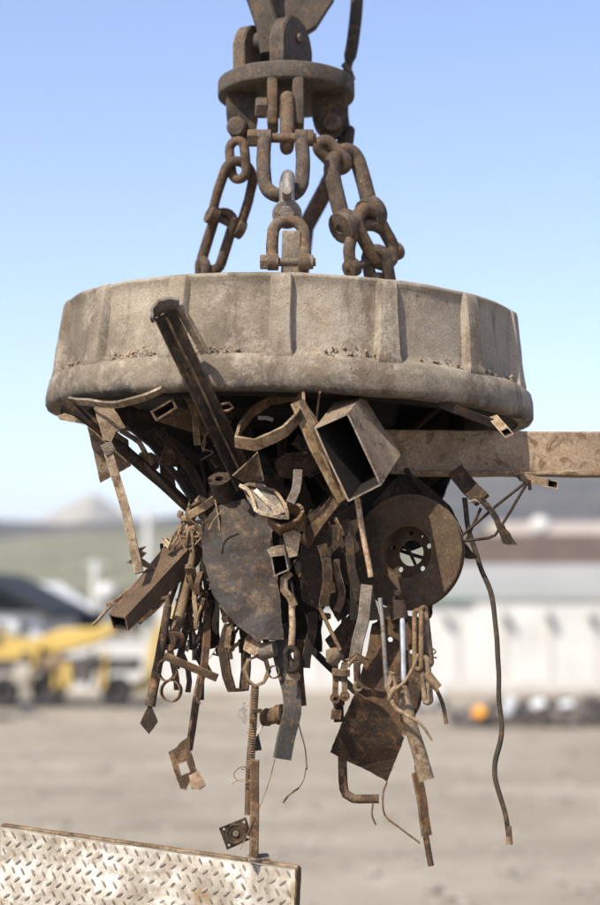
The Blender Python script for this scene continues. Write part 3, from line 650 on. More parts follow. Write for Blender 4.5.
bm = bmesh.new()
def circ3(cx, cy, r, n): return [dm @ Vector((cx+r*math.cos(2*math.pi*a/n), cy+r*math.sin(2*math.pi*a/n), -.034)) for a in range(n)]
hs = [circ3(0,0,.0345,32)]+[circ3(.0525*math.cos(R(20+72*k)), .0525*math.sin(R(20+72*k)), .0072, 12) for k in range(5)]+[circ3(.0525*math.cos(R(56)), .0525*math.sin(R(56)), .0035, 8)]
plate_bm(bm, circ3(0,0,.0695,64), .006, hs, 0, 0, 0); build(bm, 'hat_face', 'rotor', t)
plate('dark_offcut', 'dark offcut behind the upper half of the brake disc hub hole', 'offcut', 'black', [(392,530,4.42),(418,528,4.42),(424,546,4.42),(412,551,4.42),(402,549,4.42),(393,560,4.42)], .006, amp=.004, group=J)
rod('thin_rod', 'thin rod crossing behind the brake disc hub hole to the lower right', 'rod', 'dark', [(396,536,4.4),(410,552,4.4),(420,574,4.4)], 1.6, group=J); rod('thin_rod', 'thin rod crossing level behind the brake disc hub hole', 'rod', 'dark', [(392,548,4.41),(412,554,4.41),(432,560,4.41)], 1.8, group=J)
# beam
t = thing('steel_beam', 'long heavy rectangular steel beam sticking out to the right from under the magnet', 'beam', P(520,451,4.40), J)
a, b2 = P(335,451,4.42), P(760,455,4.46); bm = bmesh.new()
sweep(bm, resample([a, b2], .04), rect(S(42,4.4), .07, .004)); rough(bm, .0015, 7); build(bm, 'web', 'beam', t, 30)
bar('bottom_lip', None, None, 'tan', [(335,472.5,4.41),(760,476.5,4.45)], 3, 34, parent=t)
# little tubes
t = tube4('square_stub', 'small square tube stub tucked under the lip above the beam', 'tube', 'tan', [(499,431,4.12),(505,438,4.12),(514,434,4.12),(508,427,4.12)], [(488,418,4.2),(494,425,4.2),(502,422,4.2),(497,415,4.2)], .003)
bar('flat_bar', 'dark flat bar lying under the lip left of the small square stub', 'bar', 'dark', [(440,403,4.15),(470,415,4.17),(498,425,4.19)], 9, 5, group=J)
t = tube4('square_stub', 'small square tube end sticking out to the right under the beam', 'tube', 'tan', [(548,479,4.2),(559,481,4.2),(558,489,4.2),(547,487,4.2)], [(520,473,4.3),(530,475,4.3),(529,483,4.3),(519,481,4.3)], .003)
bar('flat_bar', 'dark tapering bar leading to the small square tube end under the beam', 'bar', 'dark', [(515,470,4.32),(522,478,4.3),(533,480,4.28)], 8, 5, group=J)
rod('bolt_stub', 'tiny bolt hanging where the thin rods meet under the beam', 'bolt', 'rust', [(529,480,4.22),(530,490,4.22)], 1.8, group=J)
for pts, lb in (([(526,482,4.2),(495,507,4.22),(459,538,4.24)], 'upper straight thin rod of the triangle under the beam'),
                ([(527,483,4.2),(512,510,4.2),(495,535,4.2),(488,538,4.21),(460,542,4.24)], 'lower bent thin rod of the triangle under the beam'),
                ([(481,508,4.24),(473,524,4.24),(466,541,4.24)], 'short thin rod joining the two rods right of the brake disc')):
    rod('thin_rod', lb, 'rod', 'dark', pts, 1.5, group='thin rods under the beam')
t = thing('lever', 'dark lever with a blade-shaped foot hanging below the beam', 'lever', P(490,515,4.2), J)
bar('bar', None, None, 'dark', [(455,470,4.3),(468,487,4.28),(482,500,4.22)], 17, 5, parent=t); bar('bar', None, None, 'dark', [(480,498,4.2),(492,512,4.2),(500,528,4.2)], 6, 5, parent=t, smooth=True)
plate('blade', None, None, 'dark', [(497,522,4.2),(504,525,4.2),(518,545,4.2),(507,545,4.2),(502,543,4.2)], .005, parent=t, ragged=.003)
rod('spring_pin', None, None, 'zinc', [(469,502,4.2),(475,500,4.2),(480,503,4.2)], 1.2, True, parent=t)
plate('dark_flap', 'dark rounded flap sticking out behind the right edge of the brake disc', 'flap', 'dark', [(446,530,4.3),(462,540,4.28),(472,552,4.28),(479,559,4.28),(468,559,4.28),(455,554,4.28),(446,548,4.3)], .01, group=J)
rod('hanging_cable', 'long stiff cable hanging far below the beam at right', 'cable', 'rubber', [(464,498,4.3),(467,522,4.3),(472,540,4.3),(481,565,4.3),(491,590,4.3),(494,620,4.3),(498,650,4.3),(500,690,4.3),(500,728,4.3),(495,768,4.3),(501,795,4.3),(507,818,4.3),(509,836,4.3)], 2.5, True, group=J, amp=.0035, seg=8)
o = bpy.data.objects['hanging_cable']
rod('cable_end', None, None, 'tan', [(508.5,826,4.3),(509.5,845,4.3)], 3.1, parent=o); 
plate('brown_sheet', 'dark sheet slanting behind the top of the brake disc', 'sheet', 'dark', [(372,505,4.40),(400,474,4.40),(418,478,4.40),(450,506,4.40),(464,534,4.40),(430,530,4.40),(385,530,4.40)], .006, group=J)
# shock absorber
t = thing('shock_absorber', 'shock absorber with a bright chrome rod and rusty body hanging at lower right', 'shock absorber', P(405,690,4.05), J)
rod('top_mount', None, None, 'dark', [(397,604,4.1),(400,621,4.08)], 9, parent=t)
rod('chrome_rod', None, None, 'chrome', [(402,618,4.07),(403.5,682,4.06)], 2.9, parent=t, amp=0)
rod('seal', None, None, 'black', [(403,681,4.06),(403.5,688,4.06)], 5.2, parent=t, amp=0)
rod('body', None, None, 'tan', [(402,687,4.06),(411,725,4.04),(427,780,4.02)], 7.6, parent=t, taper=lambda u: .82+.2*u, seg=16)
rod('silver_rod', 'thin straight silvery rod hanging left of the shock absorber', 'rod', 'zinc', [(380,598,4.08),(384,645,4.06),(387,690,4.05)], 2.3, group=J)
# folded sheet
t = thing('folded_sheet', 'large folded rusty sheet hanging behind the shock absorber', 'sheet', P(380,720,4.18), J)
plate('upper_leaf', None, None, 'rust', [(372,624,4.2),(395,614,4.2),(420,618,4.2),(424,650,4.18),(426,680,4.16),(420,706,4.14),(405,737,4.1),(356,691,4.1),(366,655,4.16)], .004, holes=[(390,640,2.6),(412,652,2.4)], parent=t, cuts=0, amp=.004)
plate('lower_leaf', None, None, 'dark', [(356,691,4.1),(382,706,4.09),(405,737,4.1),(396,760,4.14),(387,782,4.18),(360,766,4.2),(330,752,4.2),(343,720,4.14)], .004, parent=t, amp=.005, cuts=3)
# link bundle
t = thing('link_bundle', 'bundle of long dusty links hanging below the brake disc at right', 'links', P(422,650,4.08), J)
link(t, (418,608,4.08), (418,672,4.08), 12, 2.6, R(20), 'tan'); link(t, (423,605,4.1), (430,668,4.1), 11, 2.6, R(-30), 'tan'); link(t, (424,655,4.08), (428,706,4.08), 12, 2.8, R(30), 'tan')
bar('strap', None, None, 'tan', [(425,612,4.1),(429,675,4.1)], 5, 3, parent=t)
rod('small_cylinder', 'small pale cylinder angled at the foot of the link bundle', 'cylinder', 'tan', [(426,673,4.03),(438,688,4.03)], 4.6, group=J)
rod('bent_tail', 'short bent rod trailing right below the link bundle', 'rod', 'rust', [(436,688,4.08),(443,704,4.08),(447,724,4.08)], 2.0, True, group=J)
t = thing('twisted_root', 'dusty twisted wire with forked ends crossing the shock absorber', 'wire', P(410,710,4.0), J)
rod('strand', None, None, 'tan', [(392,672,4.02),(388,690,4.02),(394,706,4.0),(410,716,3.98),(422,725,3.98),(433,741,3.99)], 2.6, True, parent=t, amp=.003, taper=lambda u: 1.25-.85*u)
rod('strand', None, None, 'tan', [(418,655,4.02),(412,668,4.0),(404,682,3.99),(395,690,4.0),(389,700,4.01)], 1.8, True, parent=t, amp=.003)
rod('strand', None, None, 'tan', [(390,683,4.02),(395,676,4.01),(397,684,4.01),(391,692,4.01)], 2.4, True, parent=t, amp=.003)
# lowest strip
t = bar('lowest_strip', 'narrow folded strip with a thin rod end, hanging below the shock absorber', 'strip', 'rust', [(417,772,4.1),(423,805,4.1),(427,836,4.1)], 11, 3, twist=R(30), group=J)
rod('rod_end', None, None, 'rust', [(425,832,4.1),(431,866,4.1)], 3, parent=t); rod('rod_tip', None, None, 'rust', [(416,765,4.1),(419,785,4.1)], 1.8, parent=t)
rod('l_pipe', 'L-shaped rusty pipe hooked below the folded sheet', 'pipe', 'rust', [(342,745,4.25),(343,780,4.25),(346,794,4.25),(354,799,4.25),(379,799,4.25)], 4.4, True, group=J, hollow=1)
# hinge links at (330-370,655-722)
t = thing('hinge_chain', 'flat hinged link chain with pin holes left of the folded sheet', 'hinge', P(340,690,4.15), J)
for (x0,y0,x1,y1,w) in ((335,660,335,702,6),(345,662,345,700,6),(357,660,358,690,7)):
    o = bar('side_link', None, None, 'rust', [(x0,y0,4.12),(x1,y1,4.12)], w, 4, parent=t, amp=.002)
    ring('pin_eye', None, 'rust', x1, y1-4, 4.10, 5, .012, .006, (0,-1,0), parent=t)
bar('cross_plate', None, None, 'rust', [(332,672,4.11),(350,673,4.11)], 7, 4, parent=t); bar('cross_plate', None, None, 'dark', [(333,700,4.12),(345,701,4.12)], 8, 5, parent=t); bar('end_block', None, None, 'rust', [(331,714,4.12),(341,715,4.12)], 10, 6, parent=t)
bar('back_strip', None, None, 'dark', [(338,700,4.14),(339,722,4.14)], 10, 3, parent=t)
bm = bmesh.new(); lump(bm, P(335,656,4.12), .022, (1,1,1.1)); build(bm, 'mud_clod', 'mud', t)
bar('black_stay', 'straight black stay slanting down right across the bright gap', 'stay', 'black', [(300,638,4.22),(330,668,4.22),(356,692,4.22)], 7, 5, group=J)
rod('thin_rod', 'short thin rusty rod slanting over the dark plates above the hinged links', 'rod', 'rust', [(320,608,4.1),(330,630,4.1),(340,650,4.1)], 2, group=J)
PL = [('dark', [(326,600,4.2),(340,588,4.2),(352,612,4.2),(338,622,4.2)], 'four-cornered dark plate left of the hanging grey strap'),
      ('dark', [(326,640,4.22),(350,614,4.2),(357,622,4.2),(356,650,4.2),(346,664,4.2),(335,655,4.2)], 'dark kite-shaped plate just above the hinged links'),
      ('black', [(350,575,4.15),(372,590,4.15),(381,620,4.15),(350,620,4.15)], 'black plate corner left of the brake disc bottom'),
      ('black', [(383,608,4.25),(400,606,4.2),(402,622,4.2),(378,622,4.25)], 'black plate behind the mount of the shock absorber')]
for mt, pts, lb in PL: plate('dark_plate', lb, 'plate', mt, pts, .006, amp=.005, group=J)
bar('grey_strap', 'grey flat strap hanging left of the silvery rod', 'strap', 'grey', [(367,585,4.08),(364,620,4.08),(358,640,4.08),(355,662,4.08)], 12, 3, group=J, twist=R(-20), smooth=True)
t = thing('rag_knot', 'knot of twisted rusty wire at the foot of the grey strap', 'wire knot', P(358,660,4.07), J)
for k in range(5):
    rod('strand', None, None, 'rust', [(348+random.uniform(-2,2),664+random.uniform(-5,3),4.06),(357,656+random.uniform(-4,4),4.05),(366+random.uniform(-3,3),661+random.uniform(-4,4),4.06)], 1.5, True, parent=t)
# centre string
tube4('bracket_box', 'small bright-edged square bracket right of the big dark plate', 'bracket', 'bright', [(269,549,4.03),(284,546,4.03),(289,570,4.03),(274,576,4.03)], [(272,547,4.09),(287,544,4.09),(291,567,4.09),(277,572,4.09)], .003)
plate('bright_patch', 'crumpled bright strip on top of the small square bracket', 'strip', 'bright', [(267,550,4.02),(271,547,4.02),(284,545,4.02),(285,555,4.02),(271,557,4.02)], .004, amp=.008, group=J)
band('curled_strip', 'curled rusty strip below the small square bracket', 'strip', 'tan', [(291,573,4.05),(284,579,4.05),(284,590,4.05),(290,597,4.05),(294,606,4.05)], 9, 3, (.9,-1,.1), False, True, group=J)
t = thing('rod_with_shackle', 'rusty peeling rod ending in a small round shackle in the centre', 'rod', P(292,630,4.06), J)
rod('rod', None, None, 'rebar', [(292,598,4.06),(293,625,4.06),(291,652,4.06)], 3.2, parent=t, amp=.002)
link(t, (291,645,4.05), (292,674,4.05), 17, 3, R(15), 'dark'); link(t, (297,650,4.08), (297,672,4.08), 10, 2.4, R(60), 'rust')
plate('angle_clip', 'small pale angle clip under the little round shackle', 'clip', 'tan', [(287,672,4.06),(296,669,4.06),(301,676,4.06),(299,680,4.06),(286,679,4.06)], .004, group=J)
ring('small_ring', 'tiny dark ring left of the little round shackle', 'dark', 274, 672, 4.1, 6.5, .012, .003)
# crumpled bright bracket
t = thing('crumpled_bracket', 'crumpled shiny pressed-metal bracket above the big dark plate', 'bracket', P(262,502,4.05), J)
plate('pan', None, None, 'zinc', [(241,487,4.08),(262,486,4.08),(285,508,4.04),(288,516,4.02),(260,518,4.0),(256,512,4.0)], .004, amp=.006, parent=t)
bar('folded_rim', None, None, 'bright', [(241,487,4.06),(250,492,4.04),(256,512,4.0),(272,515,3.98),(288,517,3.99)], 4, 8, smooth=True, parent=t, amp=.004)
bar('folded_rim', None, None, 'tan', [(241,487,4.06),(250,484,4.06),(262,488,4.06),(275,492,4.05),(284,505,4.03),(288,517,4.0)], 3, 7, smooth=True, parent=t, amp=.004)
bar('ridge', None, None, 'bright', [(256,491,4.05),(268,503,4.03),(277,511,4.0)], 5, 5, parent=t, amp=.003)
plate('crumple', None, None, 'bright', [(272,510,4.0),(280,503,4.0),(284,512,3.99),(276,516,3.99)], .005, amp=.01, parent=t)
# sleeve
band('open_sleeve', 'wide curled dusty sleeve below the crumpled shiny bracket', 'sleeve', 'rust', [(268,520,4.05),(280,530,4.04),(296,526,4.05),(304,518,4.1),(300,510,4.14),(286,508,4.15)], 20, 3, (-.2,-1,.5), False, True, group=J)
plate('pale_wedge', 'pale lit wedge of plate between sleeve and small square bracket', 'wedge', 'tan', [(283,534,4.03),(293,530,4.03),(300,534,4.04),(296,556,4.04),(288,558,4.03)], .005, group=J)
plate('triangular_plate', 'dark triangular plate with a bright lower edge under the hoop', 'plate', 'rust', [(232,475,4.05),(258,452,4.07),(264,480,4.1),(250,486,4.1)], .005, group=J, ragged=0)
plate('paddle', 'rounded dark paddle plate in the shade under the hoop', 'paddle', 'dark', [(275,462,4.2),(285,453,4.2),(305,452,4.22),(318,460,4.22),(316,470,4.22),(298,480,4.2),(280,477,4.2)], .008, group=J)
bar('short_strap', 'dull grey short strap hanging from the dark paddle', 'strap', 'grey', [(298,470,4.14),(296,490,4.13),(290,503,4.12)], 9, 4, group=J, smooth=True)
bar('silver_clip', 'tiny silver clip inside the large bent hoop', 'clip', 'zinc', [(258,418,4.14),(268,418,4.14),(273,420,4.14)], 4, 3, group=J)
bm = bmesh.new(); lathe(bm, [(.012,-.03),(.028,-.03),(.030,.03),(.012,.03)], 24, axis_mat(P(222,488,4.2), (-.2,-.6,.8)), True); rough(bm, .0015)
build(bm, 'bush_tube', 'dark', None, 40, 'short round bush tube left of the crumpled shiny bracket', 'bush', J)
bar('flat_bar', 'dusty rod-like bar from the bush tube to the top of the square tube', 'bar', 'tan', [(190,515,4.25),(205,508,4.24),(222,494,4.22)], 8, 6, group=J, smooth=True, amp=.003)
# dirt-clogged knot above the square tube
t = thing('mud_knot', 'knot of muddy wires and clods above the end of the large square tube', 'mud knot', P(195,515,4.28), J)
for k in range(12):
    x = random.uniform(176,210); y = random.uniform(500,530)
    rod('strand', None, None, 'tan', [(x,y,4.27),(x+random.uniform(-9,9),y+random.uniform(4,12),4.25),(x+random.uniform(-8,8),y+random.uniform(10,34),4.26)], random.uniform(1,2.4), True, parent=t, amp=.003)
for k in range(10):
    bm = bmesh.new(); lump(bm, P(random.uniform(178,208), random.uniform(498,540), 4.26), random.uniform(.005,.012), (1,1,1.3)); build(bm, 'clod', 'tan', t)
# shaded pieces under the magnet at left
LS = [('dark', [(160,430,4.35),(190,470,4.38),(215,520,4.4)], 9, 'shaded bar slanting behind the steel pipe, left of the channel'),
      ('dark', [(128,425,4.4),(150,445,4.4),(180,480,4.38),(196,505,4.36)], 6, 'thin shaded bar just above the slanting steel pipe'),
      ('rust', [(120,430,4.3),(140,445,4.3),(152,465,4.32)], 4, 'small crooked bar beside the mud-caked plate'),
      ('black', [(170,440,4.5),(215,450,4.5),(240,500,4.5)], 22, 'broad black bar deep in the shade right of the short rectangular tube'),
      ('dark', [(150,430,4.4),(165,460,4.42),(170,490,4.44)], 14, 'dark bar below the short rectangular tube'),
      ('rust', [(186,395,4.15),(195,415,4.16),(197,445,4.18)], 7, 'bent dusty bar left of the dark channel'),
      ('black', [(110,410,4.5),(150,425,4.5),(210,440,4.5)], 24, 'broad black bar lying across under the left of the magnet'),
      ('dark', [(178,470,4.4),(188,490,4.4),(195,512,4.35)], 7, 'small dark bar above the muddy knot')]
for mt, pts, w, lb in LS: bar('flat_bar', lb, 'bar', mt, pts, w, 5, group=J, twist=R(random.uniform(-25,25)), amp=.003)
# larger central pieces
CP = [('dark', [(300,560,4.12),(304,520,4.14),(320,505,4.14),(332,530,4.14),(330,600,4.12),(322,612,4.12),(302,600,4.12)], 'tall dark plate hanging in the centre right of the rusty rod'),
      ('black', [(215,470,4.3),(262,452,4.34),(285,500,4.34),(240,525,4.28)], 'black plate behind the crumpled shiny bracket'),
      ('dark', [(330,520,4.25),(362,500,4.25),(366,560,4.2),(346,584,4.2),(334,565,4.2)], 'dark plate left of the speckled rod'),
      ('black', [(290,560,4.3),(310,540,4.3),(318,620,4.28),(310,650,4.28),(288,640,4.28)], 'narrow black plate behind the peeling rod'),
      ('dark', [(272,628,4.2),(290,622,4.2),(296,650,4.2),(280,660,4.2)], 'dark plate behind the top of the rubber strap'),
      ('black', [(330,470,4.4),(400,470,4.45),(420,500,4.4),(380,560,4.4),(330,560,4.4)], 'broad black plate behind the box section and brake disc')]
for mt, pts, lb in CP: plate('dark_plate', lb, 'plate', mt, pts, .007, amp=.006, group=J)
CB = [('rust', [(335,500,4.1),(318,520,4.1),(305,545,4.12)], 12, 'broad dusty strap sloping left under the box section'),
      ('dark', [(345,520,4.14),(352,560,4.14),(360,600,4.14)], 9, 'dark strap left of the brake disc'),
      ('dark', [(322,545,4.1),(326,575,4.1),(324,606,4.1)], 10, 'dark strap at the left edge of the bright gap'),
      ('rust', [(336,560,4.14),(342,590,4.14),(337,612,4.14)], 7, 'rusty strap at the right edge of the bright gap'),
      ('dark', [(312,612,4.18),(310,640,4.18),(305,668,4.18)], 9, 'dark strap above the short dark strap'),
      ('dark', [(295,440,4.25),(330,470,4.28),(345,520,4.28)], 12, 'dark bar behind the leaning flat bar')]
for mt, pts, w, lb in CB: bar('flat_bar', lb, 'bar', mt, pts, w, 4, group=J, twist=R(random.uniform(-25,25)), amp=.004, smooth=True)
for mt, pts, lb in [('black', [(135,415,4.75),(215,405,4.75),(235,470,4.7),(232,520,4.65),(205,520,4.65),(178,470,4.7)], 'added broad black sheet darkening the back of the tangle, left'),
                    ('black', [(205,405,4.85),(330,405,4.85),(340,480,4.8),(322,560,4.7),(235,560,4.7),(215,490,4.8)], 'added broad black sheet darkening the back of the tangle, centre'),
                    ('black', [(315,405,4.8),(470,408,4.8),(455,470,4.75),(440,505,4.7),(395,508,4.7),(372,560,4.6),(330,560,4.6)], 'added broad black sheet darkening the back of the tangle, right'),
                    ('black', [(290,555,4.5),(322,548,4.5),(322,650,4.4),(296,655,4.4)], 'added narrow black sheet darkening the back of the tangle, low in the centre'),
                    ('black', [(330,550,4.45),(378,540,4.45),(378,600,4.4),(346,612,4.4),(334,600,4.4)], 'added small black sheet darkening the back of the tangle, left of the brake disc')]:
    plate('added_black_sheet', lb, 'sheet', mt, pts, .006, amp=.02, ragged=.004, group=J, cuts=3)  # backing sheets added in black to close sky gaps and darken the core
for k in range(125):
    cx, y = random.choice([(random.gauss(193,9), random.uniform(555,660)), (random.gauss(207,6), random.uniform(540,680)), (random.gauss(290,9), random.uniform(520,690)), (random.gauss(345,13), random.uniform(545,690)), (random.gauss(330,16), random.uniform(520,610)), (random.gauss(240,14), random.uniform(600,650)), (random.gauss(400,18), random.uniform(605,650)), (random.gauss(182,10), random.uniform(520,640))])
    Yd = random.uniform(4.16, 4.4); L = random.uniform(5, 18); a = math.pi/2+random.gauss(0, .3); dx, dy = math.cos(a)*L, math.sin(a)*L; mt = random.choice(['dark','rust','rust','black','tan','dark']); kx = random.random()
    FL2 = 'small rusty scrap piece hanging in the lower fringe of the tangle'; FG2 = 'small scrap pieces in the lower fringe'
    if kx < .45: bar('scrap_piece', FL2, 'scrap piece', mt, [(cx-dx,y-dy,Yd),(cx+random.uniform(-3,3),y,Yd-.01),(cx+dx,y+dy,Yd)], random.uniform(2.5,7), random.uniform(1.5,4), smooth=True, twist=random.uniform(-1.4,1.4), group=FG2, amp=.003)
    elif kx < .7: rod('scrap_piece', FL2, 'scrap piece', mt, [(cx-dx,y-dy,Yd),(cx+random.uniform(-4,4),y,Yd-.01),(cx+dx,y+dy,Yd)], random.uniform(1.2,3), True, group=FG2, amp=.002)
    elif kx < .82: ring('scrap_piece', FL2, mt, cx, y, Yd, random.uniform(4,8), random.uniform(.006,.014), random.uniform(.002,.005), noise.random_unit_vector(), FG2, cat='scrap piece')
    else:
        n = random.randint(4,6); ph = random.uniform(0,6); rr = random.uniform(4,9)
        plate('scrap_piece', FL2, 'scrap piece', mt, [(cx+math.cos(ph+2*math.pi*i/n)*rr*random.uniform(.5,1.1), y+math.sin(ph+2*math.pi*i/n)*rr*random.uniform(.7,1.8), Yd+random.uniform(-.02,.02)) for i in range(n)], .005, amp=.006, group=FG2)
# filler: offcuts that no one can tell apart, deep in the tangle
FL = 'dark rusty offcut jammed deep in the shaded tangle under the magnet'; FG = 'offcuts deep in the shaded tangle'
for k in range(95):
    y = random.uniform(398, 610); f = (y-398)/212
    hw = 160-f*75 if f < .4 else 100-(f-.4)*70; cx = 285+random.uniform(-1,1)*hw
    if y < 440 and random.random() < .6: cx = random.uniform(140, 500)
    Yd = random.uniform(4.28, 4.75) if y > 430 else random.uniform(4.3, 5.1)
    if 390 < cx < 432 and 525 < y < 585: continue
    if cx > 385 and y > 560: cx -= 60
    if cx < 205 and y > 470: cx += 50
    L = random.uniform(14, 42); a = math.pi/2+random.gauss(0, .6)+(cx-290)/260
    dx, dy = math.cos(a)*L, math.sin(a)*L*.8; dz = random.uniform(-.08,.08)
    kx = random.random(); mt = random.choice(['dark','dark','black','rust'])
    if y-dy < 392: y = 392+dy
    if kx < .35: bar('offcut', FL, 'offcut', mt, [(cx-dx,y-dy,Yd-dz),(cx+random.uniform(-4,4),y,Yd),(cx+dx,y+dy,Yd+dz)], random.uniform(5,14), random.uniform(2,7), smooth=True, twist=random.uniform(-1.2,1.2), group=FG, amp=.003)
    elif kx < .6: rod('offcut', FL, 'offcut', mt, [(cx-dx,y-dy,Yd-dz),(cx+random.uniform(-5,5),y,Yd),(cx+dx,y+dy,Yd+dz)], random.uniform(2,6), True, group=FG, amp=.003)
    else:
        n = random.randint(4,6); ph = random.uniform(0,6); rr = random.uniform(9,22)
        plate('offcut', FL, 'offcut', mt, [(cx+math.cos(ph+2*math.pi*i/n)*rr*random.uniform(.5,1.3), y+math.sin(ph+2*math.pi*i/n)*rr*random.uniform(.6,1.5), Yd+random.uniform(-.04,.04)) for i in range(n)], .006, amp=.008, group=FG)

# ------------------------------------------------------------------ tread plate in the foreground
def tread_mat():
    m, nt, b = nodes('worn_white_tread_plate'); v = vec(nt, False)
    base = ramp(nt, nz(nt, v, 7, 10, .75, .6), [(.33,(.20,.165,.12)), (.49,(.40,.355,.29)), (.60,(.66,.63,.57))])
    base = mixc(nt, ramp(nt, nz(nt, v, 14, 12, .82, .8), [(.50,(0,0,0)), (.60,(.85,.85,.85))]), base, (.25,.20,.145))
    base = mixc(nt, ramp(nt, nz(nt, v, 4.5, 8, .75, .8), [(.56,(0,0,0)), (.64,(.8,.8,.8))]), base, (.26,.155,.055))
    nt.links.new(base, b.inputs['Base Color']); b.inputs['Roughness'].default_value = .6
    n4 = nz(nt, v, 90, 6, .7); bp = nt.nodes.new('ShaderNodeBump'); bp.inputs['Strength'].default_value = .4; bp.inputs['Distance'].default_value = .003
    nt.links.new(n4, bp.inputs['Height']); nt.links.new(bp.outputs[0], b.inputs['Normal']); return m
M['tread'] = tread_mat()
M['treadlug'] = rusty('worn_tread_lugs', (.16,.135,.11), (.27,.235,.2), (.16,.11,.07), (.4,.36,.31), .3, rough=.6)
A = P(1, 827, 4.35); B = P(296, 869, 4.05); dn = Vector((0, .10, -1)).normalized()
tp = thing('tread_plate', 'upright white-worn tread plate panel in the bottom left foreground', 'panel', (A+B)/2+dn*.6)
ux = (B-A).normalized(); L = (B-A).length; nn = ux.cross(dn).normalized()
if nn.y > 0: nn = -nn
Hp = .62; vv = (dn - ux*dn.dot(ux)*.9).normalized()
def Q(u, v, w=0): return A+ux*u+vv*v+nn*w
bm = bmesh.new(); nu, nv = 60, 40; g = []
for w in (0, -.008):
    g.append([[bm.verts.new(Q(L*i/nu, Hp*j/nv, w)+nn*.006*noise.noise(Vector((i*.12, j*.12, 0)))+(vv*.004*(1+noise.noise(Vector((i*.35,4,0)))+.6*noise.noise(Vector((i*1.3,9,0)))) if j == 0 else Vector())) for j in range(nv+1)] for i in range(nu+1)])
for s in (0,1):
    for i in range(nu):
        for j in range(nv):
            bm.faces.new((g[s][i][j], g[s][i+1][j], g[s][i+1][j+1], g[s][i][j+1]))
for i in range(nu):
    for j in (0, nv): bm.faces.new((g[0][i][j], g[0][i+1][j], g[1][i+1][j], g[1][i][j]))
for j in range(nv):
    for i in (0, nu): bm.faces.new((g[0][i][j], g[0][i][j+1], g[1][i][j+1], g[1][i][j]))
build(bm, 'sheet', 'tread', tp, 30)
bm = bmesh.new(); su, sv = .0300, .0232
for b3 in range(int(.5/sv)):
    for a in range(int(L/su)+1):
        s = 1 if b3 % 2 else -1; u = (a+.35+(.5 if b3 % 2 else 0))*su+random.gauss(0,.0006); v = (b3+.65)*sv
        if u > L-.012 or random.random() < .03: continue
        wr = max(.35, min(1, .9+1.2*noise.noise(Vector((u*7, v*7, 3)))))
        th = (R(58) if s < 0 else R(-38))+R(random.uniform(-4,4)); du = Vector((math.cos(th), math.sin(th))); dv = Vector((-du.y, du.x)); hl, hw, h = .0125*(.6+.4*wr), .0036, .0026*wr
        w0 = .006*noise.noise(Vector((u/L*nu*.12, v/Hp*nv*.12, 0)))
        def q_(p, h_): return bm.verts.new(Q(u+p.x, v+p.y, w0+h_))
        base_ = [q_(du*hl, 0), q_(du*hl*.5+dv*hw, 0), q_(-du*hl*.5+dv*hw, 0), q_(-du*hl, 0), q_(-du*hl*.5-dv*hw, 0), q_(du*hl*.5-dv*hw, 0)]
        top_ = [q_(du*hl*.7, h), q_(du*hl*.4+dv*hw*.45, h), q_(-du*hl*.4+dv*hw*.45, h), q_(-du*hl*.7, h), q_(-du*hl*.4-dv*hw*.45, h), q_(du*hl*.4-dv*hw*.45, h)]
        for k in range(6): bm.faces.new((base_[k], base_[(k+1)%6], top_[(k+1)%6], top_[k]))
        bm.faces.new(top_)
build(bm, 'raised_treads', 'treadlug', tp, 0)
def stripq(name, mat, p, q, w, t, up): 
    bm = bmesh.new(); sweep(bm, resample([p, q], .015), rect(w, t, .001), up=up); rough(bm, .0015, 30); return build(bm, name, mat, tp, 35)
stripq('top_rim', 'tan', Q(-.002,-.003,-.012), Q(L+.002,-.003,-.012), .006, .018, tuple(nn))
stripq('side_rim', 'rust', Q(L+.001,.0,-.012), Q(L+.001,Hp,-.012), .006, .028, tuple(nn))
for u in (.12, L-.1):
    bm = bmesh.new(); p = Q(u, .05, -.05); sweep(bm, [p, Vector((p.x, p.y+.05, -.02))], rect(.07,.05)); build(bm, 'support_post', 'rust', tp)

# ------------------------------------------------------------------ ground, hills
def ground_mat():
    m, nt, b = nodes('dusty_yard_ground'); v = vec(nt, False)
    mp = nt.nodes.new('ShaderNodeMapping'); mp.inputs['Scale'].default_value = (.5, 1., 1.); nt.links.new(v, mp.inputs[0])
    base = ramp(nt, nz(nt, mp.outputs[0], .45, 12, .72, .4), [(.34,(.205,.173,.131)), (.5,(.282,.243,.189)), (.66,(.362,.316,.252))])
    base = mixc(nt, ramp(nt, nz(nt, v, 1.1, 8, .7), [(.54,(0,0,0)), (.70,(.6,.6,.6))]), base, (.155,.134,.105))
    base = mixc(nt, ramp(nt, nz(nt, v, 14, 4, .7), [(.6,(0,0,0)), (.75,(.5,.5,.5))]), base, (.4,.37,.33))
    nt.links.new(base, b.inputs['Base Color']); b.inputs['Roughness'].default_value = .95; b.inputs['Specular IOR Level'].default_value = .1
    bp = nt.nodes.new('ShaderNodeBump'); bp.inputs['Strength'].default_value = .8; bp.inputs['Distance'].default_value = .1
    nt.links.new(nz(nt, v, 1.8, 12, .75), bp.inputs['Height']); nt.links.new(bp.outputs[0], b.inputs['Normal']); return m
bm = bmesh.new(); ys = [-60,-10,0,4,8,10,12,14,16,18,20,22,24,26,28,30,33,36,40,45,50,55,60,80,120,200,400,800,1600,4500]; rows = []
for y in ys:
    hw = 40+max(0,y)*.9 if y < 1600 else 4500
    rows.append([bm.verts.new((hw*(-1+2*i/60), y, (noise.noise(Vector((hw*(-1+2*i/60)*.25, y*.3, 0)))*.10 if 6 < y < 52 else 0))) for i in range(61)])
for j in range(len(ys)-1):
    for i in range(60): bm.faces.new((rows[j][i], rows[j][i+1], rows[j+1][i+1], rows[j+1][i]))
build(bm, 'ground', ground_mat(), kind='structure', origin=Vector())
bm = bmesh.new()
